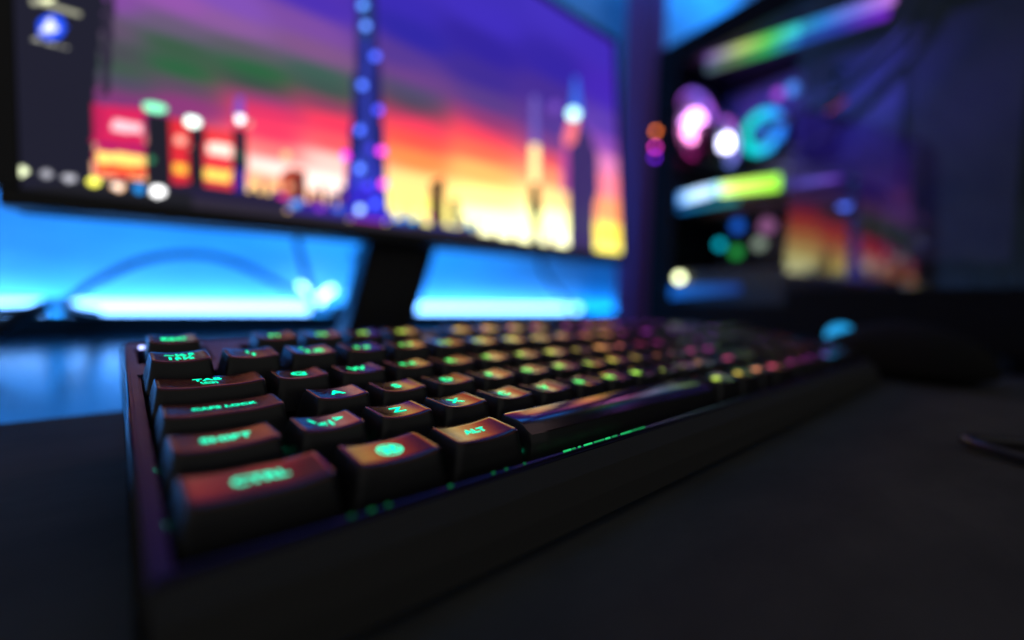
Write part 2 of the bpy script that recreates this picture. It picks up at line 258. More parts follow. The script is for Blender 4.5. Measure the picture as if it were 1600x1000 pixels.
SCREEN_POLYS = [[[[0.039,0.0703],[0.0638,0.0743],[0.0623,0.0256],[0.0371,0.0236]],[225,35,95],1],[[[0.0469,0.0628],[0.062,0.0624],[0.0619,0.0562],[0.0467,0.0555]],[255,190,200],1.5],[[[0.0383,0.0455],[0.063,0.0477],[0.0629,0.0441],[0.0382,0.0421]],[165,25,110],1],[[[0.0387,0.0398],[0.0628,0.0415],[0.0626,0.0344],[0.0385,0.0322]],[255,215,110],1.6],[[[0.0385,0.0322],[0.0626,0.0335],[0.0624,0.0265],[0.0383,0.0247]],[255,95,50],1.2],[[[0.0778,0.0714],[0.089,0.072],[0.0875,0.0254],[0.0764,0.0253]],[235,45,60],1],[[[0.0796,0.0596],[0.0863,0.0603],[0.0862,0.0547],[0.0795,0.0541]],[255,170,150],1.4],[[[0.0783,0.0397],[0.0865,0.04],[0.0863,0.0335],[0.0781,0.0338]],[255,185,60],1.5],[[[0.0974,0.0704],[0.1171,0.0715],[0.1156,0.0242],[0.096,0.024]],[240,60,70],1.1],[[[0.0995,0.0596],[0.115,0.0602],[0.1147,0.0514],[0.0992,0.051]],[255,215,200],1.7],[[[0.0973,0.0393],[0.1144,0.0406],[0.1141,0.0328],[0.097,0.0317]],[255,205,90],1.7],[[[0.0376,0.0229],[0.063,0.0248],[0.0891,0.0266],[0.1305,0.0275],[0.149,0.0273],[0.1486,0.0174],[0.0889,0.0187],[0.0375,0.017]],[34,28,60],1],[[[0.0643,0.0709],[0.0778,0.0723],[0.0766,0.019],[0.0629,0.0204]],[26,26,40],1],[[[0.0889,0.0683],[0.0978,0.0691],[0.0963,0.0198],[0.0874,0.0207]],[26,26,40],1],[[[0.1163,0.0742],[0.1258,0.0751],[0.1241,0.0216],[0.1147,0.0221]],[25,28,50],1],[[[0.1162,0.0439],[0.1248,0.0441],[0.1241,0.0216],[0.1155,0.0222]],[45,30,150],1],[[[0.076,0.077],[0.0753,0.0756],[0.0736,0.0743],[0.0713,0.0734],[0.0688,0.073],[0.0663,0.0732],[0.0644,0.0739],[0.0632,0.075],[0.0629,0.0764],[0.0636,0.0778],[0.0652,0.0791],[0.0674,0.08],[0.07,0.0804],[0.0725,0.0803],[0.0745,0.0796],[0.0758,0.0784]],[120,235,180],2.0],[[[0.0957,0.0719],[0.0949,0.0705],[0.0935,0.0694],[0.0918,0.0688],[0.0899,0.0687],[0.0881,0.0692],[0.0868,0.0702],[0.0862,0.0716],[0.0862,0.0731],[0.0869,0.0745],[0.0883,0.0756],[0.09,0.0762],[0.0919,0.0763],[0.0937,0.0758],[0.095,0.0748],[0.0957,0.0735]],[225,255,240],3],[[[0.1244,0.0847],[0.1241,0.0827],[0.1234,0.0809],[0.1223,0.0796],[0.1212,0.0789],[0.12,0.079],[0.1191,0.0798],[0.1185,0.0812],[0.1183,0.0831],[0.1186,0.085],[0.1193,0.0868],[0.1203,0.0881],[0.1215,0.0888],[0.1226,0.0888],[0.1236,0.088],[0.1242,0.0865]],[255,255,255],3],[[[0.1188,0.0994],[0.1244,0.1001],[0.1248,0.0853],[0.1175,0.0843]],[120,80,190],1.1],[[[0.13,0.0807],[0.1298,0.0796],[0.1292,0.0787],[0.1285,0.078],[0.1276,0.0776],[0.1268,0.0775],[0.1261,0.0779],[0.1256,0.0786],[0.1255,0.0795],[0.1257,0.0805],[0.1262,0.0815],[0.127,0.0822],[0.1278,0.0826],[0.1287,0.0826],[0.1294,0.0823],[0.1298,0.0816]],[160,190,170],1],[[[0.0687,0.04],[0.0684,0.0391],[0.0679,0.0383],[0.0671,0.0377],[0.0661,0.0373],[0.0652,0.0373],[0.0644,0.0376],[0.0639,0.0382],[0.0638,0.039],[0.064,0.0399],[0.0645,0.0407],[0.0653,0.0414],[0.0663,0.0418],[0.0672,0.0418],[0.068,0.0415],[0.0685,0.0409]],[60,150,105],1],[[[0.1212,0.0542],[0.121,0.0531],[0.1205,0.052],[0.1198,0.0512],[0.119,0.0508],[0.1181,0.0509],[0.1175,0.0514],[0.117,0.0522],[0.1169,0.0533],[0.1171,0.0545],[0.1176,0.0555],[0.1183,0.0563],[0.1192,0.0567],[0.12,0.0567],[0.1207,0.0562],[0.1211,0.0553]],[50,120,95],1],[[[0.127,0.031],[0.1324,0.0314],[0.1318,0.0126],[0.1264,0.0129]],[60,30,90],1],[[[0.1353,0.0385],[0.139,0.0386],[0.1382,0.0135],[0.1345,0.014]],[120,60,90],1],[[[0.1416,0.0313],[0.1472,0.0317],[0.1466,0.0146],[0.141,0.0149]],[50,30,110],1],[[[0.1712,0.0361],[0.1775,0.0366],[0.1768,0.0185],[0.1706,0.0188]],[110,50,60],1],[[[0.1798,0.0436],[0.1841,0.0437],[0.1833,0.0193],[0.179,0.0199]],[90,40,70],1],[[[0.186,0.0352],[0.1937,0.0358],[0.1932,0.0206],[0.1855,0.0207]],[40,30,110],1],[[[0.1951,0.0422],[0.2008,0.0426],[0.2,0.0215],[0.1944,0.0219]],[80,40,120],1],[[[0.1496,0.0462],[0.1586,0.0521],[0.1686,0.0508],[0.1685,0.0174],[0.1467,0.0177]],[180,70,50],1],[[[0.1604,0.0471],[0.1665,0.0482],[0.1654,0.0159],[0.1588,0.0162]],[40,25,40],1],[[[0.1569,0.0618],[0.1566,0.0603],[0.1558,0.0589],[0.1547,0.0579],[0.1534,0.0573],[0.1521,0.0574],[0.151,0.0579],[0.1503,0.059],[0.1501,0.0603],[0.1504,0.0618],[0.1512,0.0631],[0.1523,0.0642],[0.1536,0.0647],[0.1549,0.0647],[0.156,0.0642],[0.1567,0.0631]],[255,210,150],1.2],[[[0.158,0.0361],[0.1578,0.0349],[0.1571,0.0337],[0.1561,0.0329],[0.155,0.0325],[0.1538,0.0325],[0.1529,0.0331],[0.1523,0.034],[0.1521,0.0351],[0.1524,0.0364],[0.1531,0.0375],[0.154,0.0384],[0.1552,0.0388],[0.1563,0.0387],[0.1572,0.0382],[0.1578,0.0373]],[255,170,130],1.2],[[[0.1792,0.0254],[0.1788,0.0224],[0.1778,0.0198],[0.1763,0.0179],[0.1747,0.0171],[0.1731,0.0175],[0.1718,0.019],[0.171,0.0213],[0.1708,0.0242],[0.1712,0.0271],[0.1722,0.0297],[0.1736,0.0316],[0.1752,0.0324],[0.1768,0.0321],[0.1781,0.0306],[0.179,0.0283]],[130,30,60],1],[[[0.1667,0.0247],[0.1664,0.0236],[0.1657,0.0226],[0.1647,0.0219],[0.1635,0.0216],[0.1624,0.0216],[0.1614,0.022],[0.1608,0.0228],[0.1606,0.0238],[0.1609,0.0249],[0.1615,0.0258],[0.1625,0.0265],[0.1637,0.0269],[0.1649,0.0269],[0.1658,0.0265],[0.1665,0.0257]],[120,120,240],1.1],[[[0.1242,0.0266],[0.1489,0.0242],[0.1792,0.0254],[0.2042,0.0266],[0.2037,0.0134],[0.124,0.0176]],[50,30,150],1],[[[0.1636,0.0232],[0.1632,0.0219],[0.1623,0.0207],[0.161,0.0199],[0.1594,0.0194],[0.1579,0.0194],[0.1567,0.02],[0.1558,0.0209],[0.1556,0.022],[0.1559,0.0233],[0.1568,0.0245],[0.1581,0.0253],[0.1597,0.0258],[0.1612,0.0258],[0.1625,0.0253],[0.1633,0.0244]],[90,170,255],1.3],[[[0.1828,0.022],[0.1825,0.0209],[0.1816,0.0199],[0.1804,0.0192],[0.179,0.0188],[0.1775,0.0188],[0.1764,0.0192],[0.1756,0.02],[0.1753,0.021],[0.1757,0.0221],[0.1765,0.0231],[0.1777,0.0239],[0.1792,0.0243],[0.1806,0.0243],[0.1818,0.0238],[0.1826,0.023]],[150,60,230],1.1],[[[0.1523,0.0268],[0.152,0.0258],[0.1513,0.0248],[0.1502,0.0241],[0.1489,0.0237],[0.1476,0.0237],[0.1465,0.0241],[0.1458,0.0248],[0.1456,0.0258],[0.1459,0.0268],[0.1466,0.0278],[0.1477,0.0285],[0.149,0.0289],[0.1503,0.0289],[0.1514,0.0285],[0.1521,0.0278]],[255,60,200],1.1],[[[0.2006,0.0239],[0.2002,0.0227],[0.1991,0.0216],[0.1974,0.0208],[0.1954,0.0203],[0.1935,0.0203],[0.1919,0.0207],[0.1908,0.0215],[0.1905,0.0225],[0.1909,0.0236],[0.192,0.0247],[0.1937,0.0255],[0.1956,0.026],[0.1976,0.0261],[0.1992,0.0257],[0.2003,0.0249]],[70,120,255],1.2],[[[0.2028,0.0674],[0.1991,0.027],[0.2038,0.0151],[0.2412,0.016],[0.241,0.045],[0.2398,0.081]],[220,30,190],1],[[[0.22,0.2347],[0.237,0.2426],[0.2372,0.1827],[0.2373,0.1677],[0.2398,0.1655],[0.239,0.111],[0.2407,0.1054],[0.2408,0.0571],[0.2439,0.0175],[0.1975,0.0155],[0.2044,0.0649],[0.2067,0.0969],[0.2099,0.1035],[0.2114,0.1442],[0.2145,0.1499],[0.2167,0.1925]],[30,32,105],1],[[[0.2262,0.2376],[0.23,0.2393],[0.2279,0.1022],[0.2273,0.0191],[0.2127,0.0185],[0.2193,0.1]],[45,60,175],1],[[[0.2058,0.0394],[0.215,0.0816],[0.2139,0.0187],[0.2045,0.0187]],[60,70,230],1.1],[[[0.2297,0.0836],[0.2358,0.0442],[0.2387,0.0181],[0.2298,0.0182]],[55,60,220],1.1],[[[0.2066,0.0453],[0.2385,0.047],[0.2412,0.0172],[0.2009,0.0159]],[50,40,200],1.1],[[[0.2212,0.2177],[0.2325,0.2226],[0.2324,0.1868],[0.2187,0.1816]],[35,60,120],1],[[[0.2279,0.2159],[0.2275,0.2144],[0.2267,0.2129],[0.2254,0.2116],[0.224,0.2107],[0.2226,0.2104],[0.2214,0.2106],[0.2207,0.2114],[0.2204,0.2127],[0.2208,0.2142],[0.2216,0.2157],[0.2228,0.217],[0.2243,0.2179],[0.2257,0.2182],[0.2269,0.2179],[0.2276,0.2171]],[90,150,255],2.6],[[[0.2297,0.1977],[0.2293,0.1962],[0.2285,0.1947],[0.2272,0.1934],[0.2258,0.1926],[0.2243,0.1923],[0.2232,0.1926],[0.2224,0.1934],[0.2222,0.1947],[0.2225,0.1962],[0.2234,0.1976],[0.2246,0.1989],[0.226,0.1997],[0.2275,0.2001],[0.2286,0.1998],[0.2294,0.1989]],[95,140,255],2.8],[[[0.2381,0.1722],[0.2378,0.1707],[0.2369,0.1692],[0.2356,0.168],[0.2341,0.1672],[0.2327,0.1669],[0.2315,0.1673],[0.2307,0.1682],[0.2305,0.1695],[0.2308,0.1709],[0.2317,0.1724],[0.2329,0.1736],[0.2344,0.1744],[0.2359,0.1747],[0.2371,0.1744],[0.2379,0.1735]],[70,100,255],2.6],[[[0.2245,0.1408],[0.2241,0.1394],[0.2233,0.138],[0.222,0.1368],[0.2206,0.1361],[0.2192,0.1359],[0.2181,0.1364],[0.2173,0.1373],[0.2171,0.1385],[0.2174,0.14],[0.2183,0.1414],[0.2195,0.1425],[0.2209,0.1432],[0.2223,0.1434],[0.2235,0.143],[0.2242,0.1421]],[80,120,255],2.8],[[[0.2394,0.122],[0.2391,0.1205],[0.2382,0.1191],[0.2369,0.118],[0.2354,0.1173],[0.234,0.1172],[0.2327,0.1176],[0.232,0.1186],[0.2317,0.1199],[0.2321,0.1213],[0.2329,0.1227],[0.2342,0.1239],[0.2357,0.1246],[0.2372,0.1247],[0.2384,0.1243],[0.2392,0.1233]],[70,80,255],2.6],[[[0.2205,0.0986],[0.2201,0.0972],[0.2193,0.0958],[0.2181,0.0948],[0.2167,0.0942],[0.2153,0.0941],[0.2142,0.0946],[0.2134,0.0955],[0.2132,0.0968],[0.2135,0.0982],[0.2143,0.0995],[0.2155,0.1006],[0.2169,0.1012],[0.2183,0.1013],[0.2195,0.1008],[0.2202,0.0999]],[75,110,255],2.8],[[[0.2191,0.0632],[0.2188,0.0618],[0.218,0.0605],[0.2168,0.0595],[0.2154,0.059],[0.214,0.059],[0.2129,0.0595],[0.2121,0.0605],[0.2119,0.0618],[0.2122,0.0632],[0.213,0.0645],[0.2142,0.0655],[0.2156,0.066],[0.217,0.066],[0.2182,0.0655],[0.2189,0.0645]],[90,130,255],3.0],[[[0.2412,0.0838],[0.2408,0.0823],[0.24,0.0809],[0.2387,0.0799],[0.2372,0.0793],[0.2357,0.0792],[0.2345,0.0798],[0.2337,0.0808],[0.2335,0.0821],[0.2338,0.0835],[0.2347,0.0849],[0.2359,0.0859],[0.2374,0.0866],[0.2389,0.0866],[0.2401,0.0861],[0.2409,0.0851]],[255,60,235],2.8],[[[0.2064,0.0722],[0.2061,0.0708],[0.2053,0.0695],[0.2042,0.0686],[0.2028,0.068],[0.2015,0.068],[0.2004,0.0685],[0.1997,0.0695],[0.1995,0.0707],[0.1998,0.0721],[0.2006,0.0734],[0.2017,0.0744],[0.2031,0.0749],[0.2044,0.0749],[0.2055,0.0744],[0.2062,0.0735]],[240,40,230],2.8],[[[0.2426,0.0531],[0.2423,0.0517],[0.2414,0.0504],[0.2401,0.0493],[0.2386,0.0488],[0.2371,0.0489],[0.2359,0.0494],[0.2351,0.0505],[0.2348,0.0518],[0.2352,0.0532],[0.2361,0.0546],[0.2374,0.0556],[0.2388,0.0561],[0.2403,0.0561],[0.2416,0.0555],[0.2424,0.0545]],[255,70,220],2.6],[[[0.2177,0.0256],[0.2174,0.0242],[0.2166,0.0229],[0.2154,0.022],[0.214,0.0216],[0.2126,0.0217],[0.2115,0.0223],[0.2108,0.0233],[0.2105,0.0246],[0.2109,0.026],[0.2117,0.0272],[0.2129,0.0281],[0.2143,0.0286],[0.2156,0.0285],[0.2168,0.0279],[0.2175,0.0269]],[150,190,255],3.2],[[[0.2329,0.0329],[0.2325,0.0315],[0.2317,0.0302],[0.2304,0.0293],[0.2289,0.0288],[0.2275,0.0289],[0.2263,0.0295],[0.2255,0.0306],[0.2253,0.0319],[0.2257,0.0333],[0.2265,0.0346],[0.2277,0.0355],[0.2292,0.036],[0.2306,0.0359],[0.2318,0.0353],[0.2326,0.0343]],[60,90,255],2.6],[[[0.2266,0.0486],[0.2262,0.0472],[0.2254,0.0459],[0.2241,0.045],[0.2227,0.0445],[0.2213,0.0445],[0.2201,0.0451],[0.2194,0.0461],[0.2192,0.0474],[0.2195,0.0488],[0.2203,0.0501],[0.2215,0.051],[0.223,0.0516],[0.2244,0.0515],[0.2256,0.051],[0.2263,0.0499]],[70,60,240],2.4],[[[0.231,0.0839],[0.2307,0.0825],[0.2298,0.0811],[0.2285,0.0801],[0.2271,0.0795],[0.2257,0.0795],[0.2245,0.08],[0.2237,0.081],[0.2235,0.0823],[0.2238,0.0837],[0.2247,0.085],[0.2259,0.0861],[0.2274,0.0867],[0.2288,0.0867],[0.23,0.0862],[0.2308,0.0852]],[60,45,190],2.2],[[[0.2581,0.021],[0.2577,0.0197],[0.2568,0.0186],[0.2554,0.0178],[0.2539,0.0174],[0.2523,0.0174],[0.251,0.018],[0.2502,0.0189],[0.2499,0.02],[0.2503,0.0212],[0.2512,0.0223],[0.2525,0.0232],[0.2541,0.0236],[0.2556,0.0235],[0.257,0.023],[0.2578,0.0221]],[60,150,255],2],[[[0.272,0.0207],[0.2717,0.0195],[0.2707,0.0183],[0.2693,0.0175],[0.2676,0.0171],[0.266,0.0171],[0.2647,0.0176],[0.2638,0.0186],[0.2635,0.0197],[0.2639,0.021],[0.2649,0.0221],[0.2663,0.023],[0.2679,0.0234],[0.2695,0.0233],[0.2709,0.0228],[0.2718,0.0219]],[50,170,240],2],[[[0.2922,0.0283],[0.2918,0.027],[0.2907,0.0258],[0.2892,0.0249],[0.2875,0.0244],[0.2858,0.0245],[0.2844,0.025],[0.2834,0.026],[0.2832,0.0271],[0.2835,0.0284],[0.2846,0.0296],[0.286,0.0305],[0.2878,0.031],[0.2895,0.0309],[0.2909,0.0304],[0.2919,0.0295]],[210,50,170],2],[[[0.248,0.0216],[0.2476,0.0204],[0.2467,0.0193],[0.2454,0.0185],[0.2439,0.0181],[0.2424,0.0181],[0.2411,0.0186],[0.2403,0.0195],[0.2401,0.0207],[0.2404,0.0219],[0.2413,0.023],[0.2426,0.0238],[0.2441,0.0242],[0.2456,0.0241],[0.2469,0.0236],[0.2477,0.0228]],[80,60,230],2],[[[0.3431,0.0247],[0.3426,0.0233],[0.3414,0.022],[0.3397,0.0211],[0.3377,0.0206],[0.3357,0.0207],[0.3341,0.0213],[0.3331,0.0223],[0.3327,0.0236],[0.3332,0.0249],[0.3343,0.0262],[0.336,0.0271],[0.338,0.0276],[0.34,0.0276],[0.3416,0.027],[0.3427,0.026]],[60,170,220],2],[[[0.3059,0.0253],[0.3055,0.024],[0.3044,0.0228],[0.3029,0.0219],[0.3011,0.0214],[0.2993,0.0215],[0.2978,0.022],[0.2968,0.023],[0.2966,0.0242],[0.297,0.0255],[0.298,0.0267],[0.2995,0.0276],[0.3013,0.0281],[0.3031,0.028],[0.3046,0.0275],[0.3056,0.0265]],[240,110,40],2],[[[0.2413,0.0184],[0.2858,0.0197],[0.3421,0.0218],[0.3419,0.0176],[0.2412,0.0147]],[40,50,150],1],[[[0.289,0.0623],[0.3054,0.0705],[0.3049,0.0205],[0.2873,0.0199]],[90,40,30],1],[[[0.2928,0.0623],[0.3029,0.0654],[0.3018,0.0202],[0.2911,0.0203]],[20,15,30],1],[[[0.3124,0.0482],[0.3238,0.0499],[0.3234,0.0212],[0.3113,0.0212]],[45,22,25],1],[[[0.2442,0.0272],[0.2495,0.0273],[0.2485,0.0002],[0.2432,0.001]],[50,40,150],1],[[[0.2565,0.0338],[0.2648,0.0343],[0.2637,0.0066],[0.2555,0.007]],[60,60,150],1],[[[0.2716,0.0276],[0.2788,0.0279],[0.2777,-0.0004],[0.2705,0.0003]],[40,40,120],1],[[[0.3272,0.0325],[0.334,0.0327],[0.3326,0.0021],[0.326,0.003]],[110,60,60],1],[[[0.3441,0.029],[0.3512,0.0291],[0.3498,-0.0021],[0.3428,-0.0013]],[120,80,50],1],[[[0.3693,0.029],[0.375,0.0289],[0.3735,-0.0033],[0.3679,-0.0023]],[120,90,50],1],[[[0.3982,0.0277],[0.4043,0.0276],[0.4027,-0.0058],[0.3967,-0.0047]],[120,90,50],1],[[[0.4587,0.0325],[0.4705,0.0329],[0.4686,-0.0033],[0.457,-0.0024]],[130,90,60],1],[[[0.4334,0.1342],[0.4479,0.1366],[0.4454,0.0852],[0.4311,0.0844]],[255,225,150],1.8],[[[0.4385,0.1944],[0.4486,0.1974],[0.4468,0.1364],[0.4345,0.1336]],[110,95,190],1.1],[[[0.4322,0.0861],[0.4467,0.0886],[0.4454,0.0629],[0.4508,0.0573],[0.4458,0.0471],[0.444,0.0103],[0.4286,0.0106],[0.4303,0.0452],[0.4254,0.0555]],[16,13,20],1],[[[0.5045,0.1716],[0.5217,0.2036],[0.5365,0.1796],[0.5554,0.1709],[0.5524,0.0091],[0.4963,0.0111]],[62,45,105],1],[[[0.5199,0.2445],[0.5266,0.2467],[0.5348,0.1985],[0.5081,0.1912]],[45,100,220],1.3],[[[0.5279,0.1966],[0.5269,0.1933],[0.5241,0.19],[0.5201,0.1873],[0.5155,0.1855],[0.511,0.1849],[0.5073,0.1856],[0.5049,0.1874],[0.5042,0.1902],[0.5052,0.1934],[0.5079,0.1966],[0.5118,0.1993],[0.5163,0.2012],[0.5209,0.2019],[0.5247,0.2012],[0.5272,0.1994]],[190,255,255],3],[[[0.5077,0.1843],[0.5261,0.1874],[0.5166,0.1557],[0.498,0.1429],[0.4937,0.1563]],[255,120,130],1.3],[[[0.4876,0.134],[0.5034,0.1501],[0.5001,0.0859],[0.4875,0.0839]],[200,80,170],1],[[[0.4907,0.1957],[0.4897,0.1926],[0.4872,0.1894],[0.4835,0.1868],[0.4793,0.1851],[0.4751,0.1845],[0.4717,0.1852],[0.4695,0.1869],[0.4688,0.1896],[0.4698,0.1926],[0.4722,0.1957],[0.4758,0.1984],[0.48,0.2001],[0.4842,0.2008],[0.4877,0.2002],[0.49,0.1984]],[115,75,185],1.2],[[[0.555,0.1618],[0.5658,0.1507],[0.5657,0.0962],[0.556,0.0768],[0.5495,0.0089]],[62,45,105],1],[[[0.075,0.0251],[0.1304,0.0265],[0.1513,0.0256],[0.1507,0.0073],[0.0744,0.0074]],[34,28,60],1],[[[-0.0044,0.0119],[0.0375,0.017],[0.0888,0.0163],[0.1301,0.0164],[0.2038,0.0146],[0.3419,0.0176],[0.4288,0.0138],[0.6162,0.0126],[0.6448,-0.009],[-0.0048,-0.0051]],[48,42,58],1],[[[-0.0118,0.0117],[0.0406,0.0192],[0.0889,0.021],[0.0884,0.0024],[-0.0123,-0.0061]],[27,27,36],1],[[[-0.0084,0.1473],[0.0488,0.1765],[0.0437,0.1276],[0.0385,0.0755],[0.0357,0.0184],[-0.012,0.0051]],[27,27,45],1],[[[0.0371,0.071],[0.0421,0.0703],[0.0414,0.0449],[0.0364,0.0451]],[200,30,90],1],[[[0.0437,0.1276],[0.0483,0.1593],[0.0516,0.1608],[0.0454,0.0776],[0.0416,0.0765]],[45,38,60],1],[[[0.0068,0.0199],[0.0065,0.0188],[0.0058,0.0179],[0.0049,0.0173],[0.0039,0.0171],[0.003,0.0173],[0.0023,0.018],[0.0019,0.0189],[0.0019,0.02],[0.0022,0.0211],[0.0028,0.022],[0.0037,0.0226],[0.0047,0.0228],[0.0056,0.0226],[0.0063,0.0219],[0.0067,0.021]],[225,235,190],2.4000000000000004],[[[0.0174,0.0203],[0.0171,0.0194],[0.0165,0.0186],[0.0157,0.018],[0.0148,0.0179],[0.0139,0.0181],[0.0133,0.0187],[0.0129,0.0195],[0.0128,0.0205],[0.0131,0.0214],[0.0137,0.0222],[0.0145,0.0228],[0.0154,0.0229],[0.0163,0.0227],[0.017,0.0221],[0.0174,0.0213]],[150,150,160],1.6500000000000001],[[[0.0281,0.0197],[0.0277,0.0187],[0.0269,0.0179],[0.0259,0.0174],[0.0247,0.0172],[0.0236,0.0175],[0.0227,0.0181],[0.0221,0.0189],[0.022,0.0199],[0.0224,0.0209],[0.0231,0.0217],[0.0242,0.0222],[0.0254,0.0224],[0.0265,0.0222],[0.0274,0.0216],[0.028,0.0207]],[170,170,180],1.6500000000000001],[[[0.0401,0.0193],[0.0397,0.0181],[0.0388,0.0171],[0.0376,0.0165],[0.0362,0.0163],[0.0349,0.0166],[0.0339,0.0173],[0.0333,0.0183],[0.0332,0.0195],[0.0336,0.0207],[0.0345,0.0216],[0.0357,0.0223],[0.0371,0.0225],[0.0384,0.0222],[0.0394,0.0215],[0.04,0.0205]],[240,235,90],2.25],[[[0.0519,0.0183],[0.0515,0.0173],[0.0506,0.0164],[0.0495,0.0159],[0.0482,0.0157],[0.0469,0.016],[0.0459,0.0166],[0.0453,0.0175],[0.0452,0.0186],[0.0456,0.0196],[0.0464,0.0204],[0.0476,0.021],[0.0489,0.0212],[0.0502,0.0209],[0.0512,0.0203],[0.0518,0.0194]],[250,200,160],2.25],[[[0.0619,0.0184],[0.0615,0.0173],[0.0608,0.0164],[0.0598,0.0158],[0.0587,0.0157],[0.0576,0.0159],[0.0568,0.0166],[0.0564,0.0175],[0.0563,0.0185],[0.0567,0.0196],[0.0574,0.0205],[0.0584,0.0211],[0.0595,0.0212],[0.0605,0.021],[0.0614,0.0204],[0.0618,0.0194]],[30,130,210],1.7999999999999998],[[[0.0739,0.0182],[0.0733,0.0168],[0.0721,0.0156],[0.0706,0.0148],[0.0689,0.0146],[0.0672,0.0149],[0.066,0.0158],[0.0652,0.017],[0.0651,0.0185],[0.0656,0.0199],[0.0667,0.0211],[0.0683,0.0219],[0.07,0.0221],[0.0716,0.0218],[0.0729,0.021],[0.0737,0.0197]],[255,255,255],3.0],[[[0.0492,0.0186],[0.0491,0.018],[0.0488,0.0176],[0.0483,0.0172],[0.0478,0.0171],[0.0474,0.0171],[0.0469,0.0173],[0.0467,0.0177],[0.0466,0.0181],[0.0467,0.0186],[0.047,0.0191],[0.0474,0.0194],[0.0479,0.0196],[0.0484,0.0196],[0.0488,0.0194],[0.0491,0.019]],[255,255,255],2.0],[[[0.0022,0.0211],[0.0036,0.0221],[0.0035,0.0175],[0.0021,0.0173]],[60,60,230],1.3],[[[0.0262,0.1156],[0.0256,0.1123],[0.0241,0.1091],[0.0219,0.1065],[0.0193,0.1049],[0.0169,0.1046],[0.0148,0.1055],[0.0135,0.1076],[0.0131,0.1104],[0.0137,0.1136],[0.0151,0.1168],[0.0173,0.1194],[0.0198,0.121],[0.0223,0.1215],[0.0244,0.1206],[0.0257,0.1185]],[25,75,230],1.7],[[[0.0191,0.1188],[0.0229,0.1119],[0.0144,0.107]],[240,245,255],1.4],[[[0.0116,0.1035],[0.0132,0.1036],[0.0131,0.1014],[0.0115,0.1014]],[185,185,175],1.2],[[[0.0137,0.1035],[0.0154,0.1035],[0.0153,0.1014],[0.0137,0.1013]],[185,185,175],1.2],[[[0.0159,0.1035],[0.0176,0.1035],[0.0176,0.1013],[0.0159,0.1013]],[185,185,175],1.2],[[[0.0182,0.1034],[0.0198,0.1035],[0.0198,0.1013],[0.0181,0.1012]],[185,185,175],1.2],[[[0.0204,0.1034],[0.0221,0.1034],[0.0221,0.1012],[0.0204,0.1012]],[185,185,175],1.2],[[[0.0227,0.1034],[0.0244,0.1034],[0.0243,0.1012],[0.0226,0.1011]],[185,185,175],1.2],[[[0.025,0.1033],[0.0267,0.1034],[0.0266,0.1011],[0.0249,0.1011]],[185,185,175],1.2],[[[0.0106,0.1274],[0.0125,0.1274],[0.0124,0.1242],[0.0105,0.1242]],[175,175,150],1.2],[[[0.013,0.1274],[0.0149,0.1275],[0.0148,0.1243],[0.0129,0.1242]],[175,175,150],1.2],[[[0.0155,0.1275],[0.0174,0.1275],[0.0173,0.1243],[0.0154,0.1243]],[175,175,150],1.2],[[[0.018,0.1275],[0.0199,0.1276],[0.0198,0.1243],[0.0179,0.1243]],[175,175,150],1.2],[[[0.0205,0.1276],[0.0225,0.1276],[0.0224,0.1244],[0.0204,0.1243]],[175,175,150],1.2],[[[0.023,0.1276],[0.0251,0.1277],[0.025,0.1244],[0.023,0.1244]],[175,175,150],1.2],[[[0.0256,0.1277],[0.0277,0.1277],[0.0276,0.1244],[0.0255,0.1244]],[175,175,150],1.2],[[[0.0282,0.1277],[0.0303,0.1278],[0.0302,0.1245],[0.0282,0.1244]],[175,175,150],1.2],[[[0.0309,0.1278],[0.033,0.1278],[0.0329,0.1245],[0.0308,0.1245]],[175,175,150],1.2],[[[0.0211,0.1304],[0.0209,0.1298],[0.0201,0.1291],[0.019,0.1284],[0.0177,0.1277],[0.0164,0.1272],[0.0153,0.127],[0.0146,0.1271],[0.0144,0.1275],[0.0146,0.128],[0.0154,0.1287],[0.0165,0.1295],[0.0178,0.1301],[0.0191,0.1306],[0.0202,0.1308],[0.0209,0.1308]],[240,245,190],2]]

MB = Vector((-0.050, 0.320, 0.079))
MU = Vector((0.615, 0, 0.009)).normalized()
MV = Vector((0, math.sin(0.078), math.cos(0.078))); MV = (MV - MU * MV.dot(MU)).normalized()
MN = MU.cross(MV)                                # points away from the wall (-y)
Mmon = Matrix((MU, MV, MN)).transposed().to_4x4()
mon = thing('computer_monitor', 'large black monitor showing a city skyline at sunset, on a slanted stand', 'monitor', MB)
mon.rotation_euler = Mmon.to_euler()
SW0, SW1, SH0, SH1 = 0.004, 0.613, 0.0095, 0.324

def screen_colours(us, vs):
    g = np.zeros((len(vs), len(us), 3))
    Uu, Vv = np.meshgrid(us, vs)
    W = np.zeros_like(Uu)
    for (u, v, r, gg, b, k) in SCREEN_PTS + EXTRA_PTS:
        c = np.array(lin((r, gg, b), k))
        d2 = ((Uu - u) * 0.36) ** 2 + (Vv - v) ** 2 + 0.00004
        w = 1.0 / d2 ** 2.6
        g += w[..., None] * c; W += w
    g /= W[..., None]
    du = us[1] - us[0]
    for poly, rgb, k in SCREEN_POLYS:
        P = np.array(poly)
        x0, y0 = P.min(0); x1, y1 = P.max(0)
        inside = np.zeros_like(Uu, dtype=bool)
        n = len(P)
        for i in range(n):
            xa, ya = P[i]; xb, yb = P[(i + 1) % n]
            if ya == yb: continue
            cond = ((ya > Vv) != (yb > Vv)) & (Uu < (xb - xa) * (Vv - ya) / (yb - ya) + xa)
            inside ^= cond
        g[inside] = lin(rgb, k)
    return g
